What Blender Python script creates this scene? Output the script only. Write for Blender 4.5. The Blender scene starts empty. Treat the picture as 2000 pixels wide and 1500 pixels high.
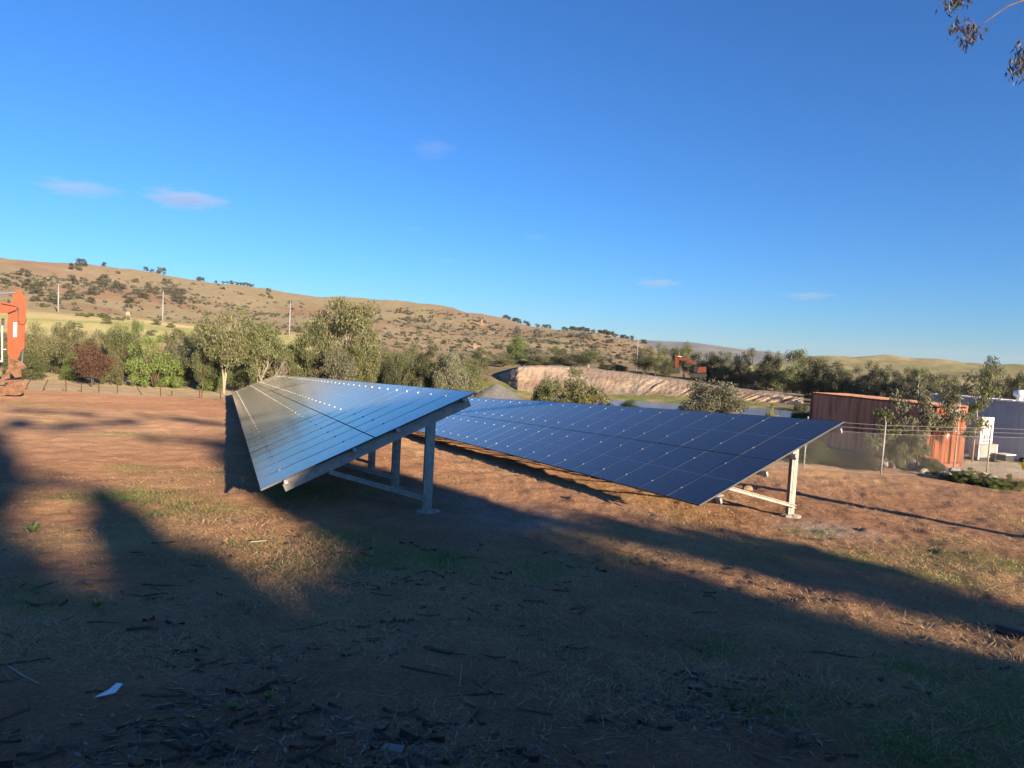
import bpy, math, random
import numpy as np
from mathutils import Vector, Matrix

scene = bpy.context.scene
COL = scene.collection
rad = math.radians

# ------------------------------------------------------------------ camera
# the camera stands at the world origin; heights are measured from it
FPX, PITCH, ROLL = 1295.0, 0.0550, 0.0560          # focal length in pixels of a 2000 px wide frame
F_ = np.array([0, math.cos(PITCH), -math.sin(PITCH)])
R0 = np.array([1.0, 0, 0]); U0 = np.cross(R0, F_)
R_ = math.cos(ROLL)*R0 + math.sin(ROLL)*U0
U_ = -math.sin(ROLL)*R0 + math.cos(ROLL)*U0
cam = bpy.data.cameras.new('camera'); camo = bpy.data.objects.new('camera', cam); COL.objects.link(camo)
cam.sensor_width = 36; cam.lens = FPX/2000*36; cam.clip_start = 0.05; cam.clip_end = 30000
m = Matrix.Identity(4)
for i in range(3):
    m[i][0] = R_[i]; m[i][1] = U_[i]; m[i][2] = -F_[i]
camo.matrix_world = m
scene.camera = camo

# ------------------------------------------------------------------ light
SUN_AZ, SUN_EL = rad(143), rad(13)                 # azimuth clockwise from +Y
SUN = np.array([math.sin(SUN_AZ)*math.cos(SUN_EL), math.cos(SUN_AZ)*math.cos(SUN_EL), math.sin(SUN_EL)])
world = bpy.data.worlds.new('World'); scene.world = world; world.use_nodes = True
wn = world.node_tree.nodes; wl = world.node_tree.links; wn.clear()
wo = wn.new('ShaderNodeOutputWorld'); wb = wn.new('ShaderNodeBackground'); ws = wn.new('ShaderNodeTexSky')
ws.sky_type = 'NISHITA'; ws.sun_disc = False; ws.sun_elevation = SUN_EL; ws.sun_rotation = SUN_AZ
ws.altitude = 0; ws.air_density = 1.1; ws.dust_density = 0.0; ws.ozone_density = 7.0
wm = wn.new('ShaderNodeVectorMath'); wm.operation = 'MULTIPLY'; wm.inputs[1].default_value = (.60, .81, .99)   # the camera's cool white balance
wl.new(ws.outputs[0], wm.inputs[0]); wl.new(wm.outputs[0], wb.inputs[0]); wl.new(wb.outputs[0], wo.inputs[0])
wb.inputs[1].default_value = 0.072
sl = bpy.data.lights.new('sun', 'SUN'); slo = bpy.data.objects.new('sun', sl); COL.objects.link(slo)
sl.energy = 5.0; sl.angle = rad(0.55); sl.color = (1.0, 0.80, 0.58)
slo.rotation_euler = Vector(SUN).to_track_quat('Z', 'Y').to_euler()
scene.view_settings.view_transform = 'Standard'; scene.view_settings.look = 'None'
scene.view_settings.exposure = 1.5; scene.view_settings.gamma = 1.0

# ------------------------------------------------------------------ small helpers
def S(a, b, x):
    t = np.clip((np.asarray(x, float)-a)/(b-a), 0, 1); return t*t*(3-2*t)
def ray(px, py):
    return F_ + R_*(px-1000)/FPX - U_*(py-750)/FPX
def at(px, py, r):
    d = ray(px, py); return d*(r/math.hypot(d[0], d[1]))
def horizon(px): return 678.7 + (px-1000)*0.056
def az_of(px):
    d = ray(px, horizon(px)); return math.atan2(d[0], d[1])
_rs = np.random.RandomState(7)
_tab = _rs.rand(256, 256)
def vnoise(x, y):
    x = np.asarray(x, float); y = np.asarray(y, float)
    xi = np.floor(x).astype(int); yi = np.floor(y).astype(int); fx = x-xi; fy = y-yi
    fx = fx*fx*(3-2*fx); fy = fy*fy*(3-2*fy)
    a = _tab[xi % 256, yi % 256]; b = _tab[(xi+1) % 256, yi % 256]; c = _tab[xi % 256, (yi+1) % 256]; d = _tab[(xi+1) % 256, (yi+1) % 256]
    return (a*(1-fx)+b*fx)*(1-fy)+(c*(1-fx)+d*fx)*fy
def fbm(x, y, o=4):
    s = 0; a = 0.5; n = 0
    for k in range(o):
        s = s + a*vnoise(x*2**k+17.3*k, y*2**k+5.1*k); n += a; a *= .5
    return s/n - 0.5

# ------------------------------------------------------------------ terrain heights
PX, PY = np.array([0.917, 0.399]), np.array([-0.398, 0.917])   # across the rows, along the rows
def near_z(x, y):
    x = np.asarray(x, float); y = np.asarray(y, float)
    p = PX[0]*x+PX[1]*y; q = PY[0]*x+PY[1]*y
    z = -2.70-.0115*x-.0605*y
    z = z + 0.75*(1-S(-1, 9, y))
    z = z - .0225*np.maximum(q-15, 0)*S(5, 10, p)*(1-S(15, 19, p))
    w = S(15, 19, p)*S(6, 13, q)*(1-S(32, 44, q)); z = z*(1-w) + (-4.0)*w
    return z
# columns: pixel at the horizon -> list of (distance, height) or (distance, 'y', pixel row)
def Y(y): return ('y', y)
TABLE = {
 -500: [(40, None), (60, None), (75, None), (110, -7.3), (170, -5.0), (240, -1.5), (320, 5), (420, 16), (560, 34), (700, 60), (900, 58), (1200, 40)],
 0:    [(40, None), (60, None), (75, None), (110, Y(706)), (170, Y(662)), (240, Y(638)), (320, Y(602)), (420, Y(577)), (560, Y(542)), (700, Y(512)), (900, Y(516)), (1200, Y(545))],
 200:  [(40, None), (60, None), (80, None), (110, Y(714)), (170, Y(674)), (240, Y(648)), (320, Y(614)), (420, Y(592)), (560, Y(556)), (720, Y(521)), (900, Y(527)), (1200, Y(560))],
 450:  [(40, None), (60, None), (85, None), (115, Y(735)), (180, Y(700)), (240, Y(668)), (320, Y(640)), (430, Y(615)), (580, Y(585)), (740, Y(555)), (950, Y(562)), (1200, Y(590))],
 700:  [(40, None), (60, None), (90, None), (130, Y(740)), (190, Y(715)), (260, Y(685)), (340, Y(660)), (450, Y(635)), (600, Y(610)), (780, Y(588)), (1000, Y(595)), (1200, Y(615))],
 850:  [(40, None), (60, None), (90, -8.4), (130, Y(748)), (190, Y(722)), (260, Y(702)), (340, Y(688)), (450, Y(658)), (600, Y(627)), (760, Y(600)), (950, Y(612)), (1200, Y(640))],
 960:  [(40, None), (60, None), (85, -8.1), (100, -8.0), (118, -7.6), (136, -5.2), (160, -4.0), (190, Y(716)), (300, Y(702)), (400, Y(686)), (520, Y(660)), (700, Y(618)), (850, Y(628)), (1200, Y(660))],
 1050: [(40, None), (60, None), (85, -8.2), (110, -8.3), (114, -7.75), (119, -7.5), (136, -3.9), (190, Y(714)), (300, Y(703)), (400, Y(688)), (520, Y(664)), (650, Y(634)), (820, Y(645)), (1200, Y(670))],
 1150: [(40, None), (60, None), (84, -8.0), (90, -8.6), (110, -8.6), (114, -7.75), (122, -7.5), (142, -4.1), (190, Y(718)), (300, Y(712)), (400, Y(698)), (480, Y(680)), (600, Y(651)), (800, Y(662)), (1200, Y(690))],
 1250: [(40, None), (60, None), (82, -7.9), (90, -8.6), (111, -8.6), (115, -7.75), (123, -7.5), (142, -4.9), (190, -4.4), (300, Y(718)), (400, Y(708)), (480, Y(696)), (600, Y(673)), (800, Y(690)), (1200, Y(700))],
 1330: [(40, None), (60, None), (82, -7.9), (90, -8.6), (113, -8.6), (117, -7.75), (125, -7.5), (142, -5.3), (190, -5.0), (300, -5), (600, -3), (900, -6), (1200, -10)],
 1450: [(40, None), (60, None), (80, -7.8), (90, -8.6), (116, -8.6), (120, -7.75), (128, -7.5), (143, -6.3), (190, -6.0), (300, -6), (600, -6), (900, -8), (1200, -12)],
 1560: [(40, None), (60, -6.6), (80, -7.8), (90, -8.6), (118, -8.6), (122, -7.75), (130, -7.5), (143, -7.0), (190, -6.5), (300, -5), (400, Y(711)), (600, -3), (900, -8), (1200, -12)],
 1700: [(40, None), (60, -5.7), (100, -6.8), (150, -6.6), (250, Y(736)), (330, Y(715)), (400, Y(706)), (600, -1), (900, -8), (1200, -12)],
 1850: [(40, None), (60, -5.5), (100, -6.6), (150, -6.2), (250, Y(742)), (330, Y(722)), (420, Y(709)), (600, 0), (900, -8), (1200, -12)],
 2000: [(40, None), (60, -5.5), (100, -6.4), (150, -5.8), (250, Y(750)), (330, Y(733)), (430, Y(717)), (600, 0), (900, -8), (1200, -12)],
 2500: [(40, None), (60, -5.5), (100, -6.2), (150, -5.8), (250, -2), (400, 6), (600, 2), (900, -6), (1200, -12)],
}
AZG = np.linspace(rad(-62), rad(62), 249)
RG = np.exp(np.linspace(math.log(38), math.log(1250), 260))
def _table():
    cols = []; azs = []
    for px, lst in TABLE.items():
        a = az_of(px); rr = []; zz = []
        for r, v in lst:
            if v is None: v = float(near_z(r*math.sin(a), r*math.cos(a)))
            elif isinstance(v, tuple): v = at(px + (horizon(px)-v[1])*0.056, v[1], r)[2]
            rr.append(r); zz.append(v)
        cols.append(np.interp(np.log(RG), np.log(rr), zz)); azs.append(a)
    cols = np.array(cols); azs = np.array(azs)
    Z = np.empty((len(AZG), len(RG)))
    for j in range(len(RG)): Z[:, j] = np.interp(AZG, azs, cols[:, j])
    def sm(A, w, ax):
        k = np.hanning(2*w+3)[1:-1]; k /= k.sum()
        pad = [(0, 0), (0, 0)]; pad[ax] = (w, w); B = np.pad(A, pad, mode='edge'); out = 0
        for i in range(len(k)): out = out + k[i]*np.take(B, range(i, i+A.shape[ax]), axis=ax)
        return out
    far = sm(sm(Z, 6, 0), 7, 1); nearz = sm(sm(Z, 3, 0), 1, 1)
    w = S(140, 230, RG)[None, :]
    return nearz*(1-w)+far*w
ZT = _table()
def table_z(a, r):
    ai = np.clip((a-AZG[0])/(AZG[1]-AZG[0]), 0, len(AZG)-1.001); rl = np.clip((np.log(np.maximum(r, 1))-math.log(38))/(math.log(1250)-math.log(38))*(len(RG)-1), 0, len(RG)-1.001)
    i = ai.astype(int); j = rl.astype(int); fa = ai-i; fr = rl-j
    return (ZT[i, j]*(1-fr)+ZT[i, j+1]*fr)*(1-fa)+(ZT[i+1, j]*(1-fr)+ZT[i+1, j+1]*fr)*fa
def gz(x, y):
    x = np.atleast_1d(np.asarray(x, float)); y = np.atleast_1d(np.asarray(y, float))
    r = np.hypot(x, y); a = np.arctan2(x, y)
    w = S(44, 60, r)*(np.abs(a) < rad(61.9))
    z = near_z(x, y)*(1-w) + table_z(a, r)*w
    far = S(1150, 1600, r); z = z*(1-far) + (-14.0)*far
    back = S(rad(60), rad(85), np.abs(a)); z = z*(1-back*S(30, 60, r)) + back*S(30, 60, r)*np.clip(z, -6, 1)
    return z
def g1(x, y): return float(gz(x, y)[0])
def T(px, r, dz=0.0):
    a = az_of(px); x, y = r*math.sin(a), r*math.cos(a); return Vector((x, y, g1(x, y)+dz))
def G(px, py, r0=2.0, r1=1200):
    d = ray(px, py); d = d/math.hypot(d[0], d[1])
    rs = np.exp(np.linspace(math.log(r0), math.log(r1), 4000)); zz = gz(rs*d[0], rs*d[1]); k = np.argmax(rs*d[2] < zz)
    if not (rs*d[2] < zz).any(): k = len(rs)-1
    r = rs[k]; return Vector((r*d[0], r*d[1], float(zz[k])))

# ------------------------------------------------------------------ materials
def nodes(name):
    mt = bpy.data.materials.new(name); mt.use_nodes = True; nt = mt.node_tree
    return mt, nt, nt.nodes, nt.links, nt.nodes['Principled BSDF']
def ramp(nt, stops):
    r = nt.nodes.new('ShaderNodeValToRGB'); e = r.color_ramp.elements
    while len(e) < len(stops): e.new(0.5)
    for k, (p, c) in enumerate(stops):
        e[k].position = p; e[k].color = (*c, 1) if len(c) == 3 else c
    return r
def plain(name, col, rough=0.6, metal=0.0, var=0.15, scale=4.0, bump=0.0, bscale=60.0, spots=None):
    mt, nt, n, l, b = nodes(name)
    tc = n.new('ShaderNodeTexCoord'); nz = n.new('ShaderNodeTexNoise'); nz.inputs['Scale'].default_value = scale; nz.inputs['Detail'].default_value = 6
    l.new(tc.outputs['Object'], nz.inputs['Vector'])
    c = np.array(col); r = ramp(nt, [(0.3, tuple(np.clip(c*(1-var), 0, 1))), (0.7, tuple(np.clip(c*(1+var), 0, 1)))])
    l.new(nz.outputs['Fac'], r.inputs['Fac']); out = r.outputs['Color']
    if spots:
        n2 = n.new('ShaderNodeTexNoise'); n2.inputs['Scale'].default_value = spots[1]; n2.inputs['Detail'].default_value = 8; n2.inputs['Roughness'].default_value = .7
        l.new(tc.outputs['Object'], n2.inputs['Vector']); r2 = ramp(nt, [(spots[2], (0, 0, 0)), (spots[2]+.08, (1, 1, 1))]); l.new(n2.outputs['Fac'], r2.inputs['Fac'])
        mx = n.new('ShaderNodeMix'); mx.data_type = 'RGBA'; l.new(r2.outputs['Color'], mx.inputs['Factor']); l.new(out, mx.inputs['A']); mx.inputs['B'].default_value = (*spots[0], 1); out = mx.outputs['Result']
    l.new(out, b.inputs['Base Color'])
    b.inputs['Roughness'].default_value = rough; b.inputs['Metallic'].default_value = metal
    if bump:
        nb = n.new('ShaderNodeTexNoise'); nb.inputs['Scale'].default_value = bscale; nb.inputs['Detail'].default_value = 6; l.new(tc.outputs['Object'], nb.inputs['Vector'])
        bp = n.new('ShaderNodeBump'); bp.inputs['Strength'].default_value = bump; bp.inputs['Distance'].default_value = 0.05; l.new(nb.outputs['Fac'], bp.inputs['Height']); l.new(bp.outputs['Normal'], b.inputs['Normal'])
    return mt
def leaf_mat(name, c1, c2, trans=0.28):
    mt = bpy.data.materials.new(name); mt.use_nodes = True; nt = mt.node_tree; n = nt.nodes; l = nt.links; n.clear()
    o = n.new('ShaderNodeOutputMaterial'); d = n.new('ShaderNodeBsdfPrincipled'); t = n.new('ShaderNodeBsdfTranslucent'); mx = n.new('ShaderNodeMixShader')
    geo = n.new('ShaderNodeNewGeometry'); oi = n.new('ShaderNodeObjectInfo')
    r = ramp(nt, [(0.0, c1), (1.0, c2)]); l.new(geo.outputs['Random Per Island'], r.inputs['Fac'])
    hv = n.new('ShaderNodeHueSaturation'); l.new(r.outputs['Color'], hv.inputs['Color'])
    mr = n.new('ShaderNodeMapRange'); mr.inputs['To Min'].default_value = .8; mr.inputs['To Max'].default_value = 1.2; l.new(oi.outputs['Random'], mr.inputs['Value']); l.new(mr.outputs[0], hv.inputs['Value'])
    l.new(hv.outputs[0], d.inputs['Base Color']); l.new(hv.outputs[0], t.inputs['Color']); d.inputs['Roughness'].default_value = .55
    mx.inputs[0].default_value = trans; l.new(d.outputs[0], mx.inputs[1]); l.new(t.outputs[0], mx.inputs[2]); l.new(mx.outputs[0], o.inputs['Surface'])
    return mt

M = {}
M['galv'] = plain('galvanised_steel', (.31, .285, .245), .6, .05, .25, 9, spots=((.38, .355, .32), 30, .55))
M['clamp'] = plain('clamp_aluminium', (.36, .36, .35), .35, .3, .05)
M['frame'] = plain('panel_frame', (.05, .052, .056), .5, .0, .06)
M['dark_frame'] = plain('panel_underside', (.03, .03, .035), .6)
M['concrete'] = plain('footing_concrete', (.34, .29, .235), .95, 0, .25, 8, .5, 25)
M['orange'] = plain('orange_paint', (.28, .042, .004), .7, 0, .15, 2.5, spots=((.10, .035, .018), 5, .64))
M['rust'] = plain('rusty_steel', (.125, .060, .034), .8, .0, .45, 4, .4, 25, spots=((.23, .105, .034), 6, .54))
M['rust_post'] = plain('rusty_picket', (.09, .035, .02), .85, .1, .3, 8)
M['chrome'] = plain('hydraulic_rod', (.72, .74, .78), .2, .9, .03)
M['hose'] = plain('black_hose', (.02, .02, .022), .5)
M['black'] = plain('black_rubber', (.018, .018, .02), .65, 0, .3, 6)
M['white'] = plain('white_paint', (.78, .76, .72), .5, 0, .05)
M['white_pole'] = plain('white_pole', (.26, .26, .26), .55, 0, .06)
M['glass'] = plain('dark_glass', (.03, .035, .04), .08)
M['grey_box'] = plain('grey_steel_box', (.27, .26, .245), .55, .2, .1)
M['slate'] = plain('slate_blue_paint', (.33, .375, .39), .55, 0, .10, 1.2)
M['vent_dark'] = plain('vent_recess', (.13, .12, .11), .7)
M['yellow'] = plain('yellow_paint', (.75, .70, .03), .5)
M['rock'] = plain('grey_brown_rock', (.30, .26, .21), .95, 0, .3, 3, .6, 12)
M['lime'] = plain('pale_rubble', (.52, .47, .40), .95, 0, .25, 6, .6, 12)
M['stone'] = plain('tan_stone', (.24, .165, .095), .95, 0, .3, 1.2, .5, 4)
M['gravel_dark'] = plain('dark_gravel', (.13, .125, .12), .95, 0, .25, 3, .5, 14)
M['bark_pale'] = plain('pale_bark', (.36, .30, .235), .85, 0, .3, 5)
M['bark_dark'] = plain('dark_bark', (.12, .085, .06), .9, 0, .3, 5)
M['twig'] = plain('dead_twig', (.085, .055, .04), .9, 0, .4, 3)
M['paper'] = plain('white_scrap', (.82, .82, .80), .7, 0, .03)
M['wire'] = plain('chain_wire', (.34, .34, .33), .5, .4, .1)
M['brown_heap'] = plain('clay_heap', (.27, .14, .075), .95, 0, .35, 1.5, .7, 7)
L = {
 'gum': leaf_mat('gum_leaf', (.074, .094, .034), (.172, .180, .068)),
 'gum_olive': leaf_mat('olive_leaf', (.092, .102, .042), (.195, .186, .080)),
 'green': leaf_mat('green_leaf', (.090, .135, .030), (.19, .235, .065)),
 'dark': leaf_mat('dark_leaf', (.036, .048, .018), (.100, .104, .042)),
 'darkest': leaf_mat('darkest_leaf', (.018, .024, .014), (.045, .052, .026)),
 'grey': leaf_mat('grey_green_leaf', (.115, .125, .075), (.205, .195, .115)),
 'red': leaf_mat('red_brown_leaf', (.090, .042, .026), (.145, .075, .045)),
 'hill': leaf_mat('hill_shrub_leaf', (.075, .077, .046), (.135, .125, .078)),
 'yellow': leaf_mat('yellow_green_leaf', (.20, .20, .04), (.30, .27, .07)),
 'near': leaf_mat('hanging_gum_leaf', (.040, .040, .020), (.10, .075, .035), .2),
}

# solar glass: cells and busbar grid in the panel's own coordinates
PW, PL, GAP = 1.145, 2.283, 0.009
def pv_mat():
    mt, nt, n, l, b = nodes('solar_cells')
    tc = n.new('ShaderNodeTexCoord'); sp = n.new('ShaderNodeSeparateXYZ'); l.new(tc.outputs['Object'], sp.inputs[0])
    def math_(op, a, bb=None):
        q = n.new('ShaderNodeMath'); q.operation = op
        for k, v in enumerate((a, bb)):
            if v is None: continue
            if hasattr(v, 'is_linked') or not isinstance(v, (int, float)): l.new(v, q.inputs[k])
            else: q.inputs[k].default_value = v
        return q.outputs[0]
    def lines(coord, n_cells, length, off, width):
        u = math_('MULTIPLY', math_('ADD', coord, off), n_cells/length); fr = math_('FRACT', u)
        d = math_('MULTIPLY', math_('SUBTRACT', 0.5, math_('ABSOLUTE', math_('SUBTRACT', fr, 0.5))), length/n_cells)
        return math_('LESS_THAN', d, width)
    gx = lines(sp.outputs['X'], 6, PW-.05, (PW-.05)/2, .0022)
    gy = lines(sp.outputs['Y'], 24, PL-.06, (PL-.06)/2, .0016)
    mid = math_('LESS_THAN', math_('ABSOLUTE', sp.outputs['Y']), .011)
    edge = math_('GREATER_THAN', math_('ABSOLUTE', sp.outputs['X']), PW/2-.010)
    edgey = math_('GREATER_THAN', math_('ABSOLUTE', sp.outputs['Y']), PL/2-.014)
    g = math_('MAXIMUM', math_('MAXIMUM', gx, gy), math_('MAXIMUM', math_('MAXIMUM', mid, edge), edgey))
    oi = n.new('ShaderNodeObjectInfo'); rc = ramp(nt, [(0, (.010, .0105, .013)), (1, (.013, .0135, .016))]); l.new(oi.outputs['Random'], rc.inputs['Fac'])
    mx = n.new('ShaderNodeMix'); mx.data_type = 'RGBA'; l.new(g, mx.inputs['Factor']); l.new(rc.outputs['Color'], mx.inputs['A']); mx.inputs['B'].default_value = (.13, .145, .17, 1)
    l.new(mx.outputs['Result'], b.inputs['Base Color'])
    b.inputs['IOR'].default_value = 1.5; b.inputs['Coat Weight'].default_value = .2; b.inputs['Sheen Weight'].default_value = .038; b.inputs['Sheen Roughness'].default_value = .35; b.inputs['Sheen Tint'].default_value = (1, .93, .86, 1); b.inputs['Coat Roughness'].default_value = .10; b.inputs['Coat IOR'].default_value = 1.4
    nz = n.new('ShaderNodeTexNoise'); nz.inputs['Scale'].default_value = 2.5; l.new(tc.outputs['Object'], nz.inputs['Vector'])
    mr = n.new('ShaderNodeMapRange'); mr.inputs['To Min'].default_value = .09; mr.inputs['To Max'].default_value = .2; l.new(nz.outputs['Fac'], mr.inputs['Value']); l.new(mr.outputs[0], b.inputs['Roughness'])
    return mt
M['pv'] = pv_mat()

# ------------------------------------------------------------------ mesh helpers
class MB:
    def __init__(s): s.v = []; s.f = []; s.m = []
    def add(s, vs, fs, mi=0):
        o = len(s.v); s.v += [tuple(map(float, p)) for p in vs]; s.f += [tuple(i+o for i in f) for f in fs]; s.m += [mi]*len(fs); return s
    def box(s, c, hx, hy, hz, mi=0):
        c, hx, hy, hz = map(np.array, (c, hx, hy, hz)); vs = [c+a*hx+b*hy+d*hz for a in (-1, 1) for b in (-1, 1) for d in (-1, 1)]
        return s.add(vs, [(0, 1, 3, 2), (4, 6, 7, 5), (0, 4, 5, 1), (2, 3, 7, 6), (0, 2, 6, 4), (1, 5, 7, 3)], mi)
    def bx(s, x0, x1, y0, y1, z0, z1, mi=0):
        return s.box(((x0+x1)/2, (y0+y1)/2, (z0+z1)/2), ((x1-x0)/2, 0, 0), (0, (y1-y0)/2, 0), (0, 0, (z1-z0)/2), mi)
    def tube(s, path, radii, n=8, mi=0, cap=True):
        path = [np.array(p, float) for p in path]
        if not hasattr(radii, '__len__'): radii = [radii]*len(path)
        rings = []; o = len(s.v)
        for k, p in enumerate(path):
            t = path[min(k+1, len(path)-1)]-path[max(k-1, 0)]; t = t/(np.linalg.norm(t)+1e-9)
            a = np.cross(t, (0, 0, 1) if abs(t[2]) < .9 else (1, 0, 0)); a /= np.linalg.norm(a); b = np.cross(t, a)
            s.v += [tuple(p+radii[k]*(math.cos(2*math.pi*i/n)*a+math.sin(2*math.pi*i/n)*b)) for i in range(n)]
        for k in range(len(path)-1):
            for i in range(n):
                s.f.append((o+k*n+i, o+k*n+(i+1) % n, o+(k+1)*n+(i+1) % n, o+(k+1)*n+i)); s.m.append(mi)
        if cap:
            s.f.append(tuple(o+i for i in range(n))[::-1]); s.m.append(mi); e = o+(len(path)-1)*n; s.f.append(tuple(e+i for i in range(n))); s.m.append(mi)
        return s
    def profile(s, poly, a, b, X, Yv, mi=0):
        # sweep a closed 2-D polygon (in axes X, Yv) from a to b
        a, b, X, Yv = map(np.array, (a, b, X, Yv)); n = len(poly)
        vs = [a+X*u+Yv*w for u, w in poly]+[b+X*u+Yv*w for u, w in poly]
        fs = [(i, (i+1) % n, n+(i+1) % n, n+i) for i in range(n)]+[tuple(range(n))[::-1], tuple(range(n, 2*n))]
        return s.add(vs, fs, mi)
    def mesh(s, name, mats, smooth=False):
        me = bpy.data.meshes.new(name); me.from_pydata(s.v, [], s.f)
        for q in (mats if isinstance(mats, (list, tuple)) else [mats]): me.materials.append(q)
        me.polygons.foreach_set('material_index', s.m)
        if smooth: me.polygons.foreach_set('use_smooth', [True]*len(me.polygons))
        me.update(); return me
def link(name, me, parent=None, loc=None):
    o = bpy.data.objects.new(name, me); COL.objects.link(o)
    if parent is not None: o.parent = parent
    if loc is not None: o.location = loc
    return o
def part(name, mb, mats, parent, smooth=False, label=None):
    # mb holds world coordinates; parents are unrotated empties
    L0 = np.array(parent['_o']) if '_o' in parent else np.zeros(3)
    mb.v = [tuple(np.array(v)-L0) for v in mb.v]
    o = link(name, mb.mesh(name, mats, smooth), parent)
    if label: o['label'] = label
    return o
ORIG = []
def thing(name, label, cat, loc=(0, 0, 0), group=None):
    o = bpy.data.objects.new(name, None); COL.objects.link(o); o.location = loc; o.empty_display_size = .2
    o['label'] = label; o['category'] = cat; o['_o'] = [float(c) for c in loc]; ORIG.append(o)
    if group: o['group'] = group
    return o
def tag(o, label, cat, group=None, kind=None):
    if label: o['label'] = label
    if cat: o['category'] = cat
    if group: o['group'] = group
    if kind: o['kind'] = kind
    return o
def quads(name, C, A, B, mat, tri=False):
    # diamond leaves: centres C, half-length vectors A, half-width vectors B
    n = len(C); V = np.empty((n, 4, 3), np.float32); V[:, 0] = C-A; V[:, 1] = C+B-A*.15; V[:, 2] = C+A; V[:, 3] = C-B-A*.15
    me = bpy.data.meshes.new(name); me.vertices.add(n*4); me.vertices.foreach_set('co', V.ravel())
    me.loops.add(n*4); me.loops.foreach_set('vertex_index', np.arange(n*4, dtype=np.int32)); me.polygons.add(n)
    me.polygons.foreach_set('loop_start', np.arange(0, n*4, 4, dtype=np.int32))
    try: me.polygons.foreach_set('loop_total', np.full(n, 4, np.int32))
    except Exception: pass
    for q in (mat if isinstance(mat, list) else [mat]): me.materials.append(q)
    me.update(calc_edges=True); me.validate(); return me
def rdir(rng, n):
    d = rng.normal(size=(n, 3)); return d/np.linalg.norm(d, axis=1)[:, None]
def leaves_for(rng, clumps, n, leaf, aspect=.4, droop=.5):
    # clumps: rows of x, y, z, rx, rz
    clumps = np.array(clumps); w = clumps[:, 3]**2*clumps[:, 4]; w = w**.75; k = rng.choice(len(clumps), n, p=w/w.sum()); c = clumps[k]
    d = rdir(rng, n); rr = rng.rand(n)**.45
    C = c[:, :3]+d*rr[:, None]*np.c_[c[:, 3], c[:, 3], c[:, 4]]
    a = rdir(rng, n); a[:, 2] -= droop; a /= np.linalg.norm(a, axis=1)[:, None]
    b = np.cross(a, rdir(rng, n)); b /= np.linalg.norm(b, axis=1)[:, None]+1e-9
    s = leaf*(.6+.8*rng.rand(n))[:, None]
    return C, a*s*.5, b*s*.5*aspect

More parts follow.
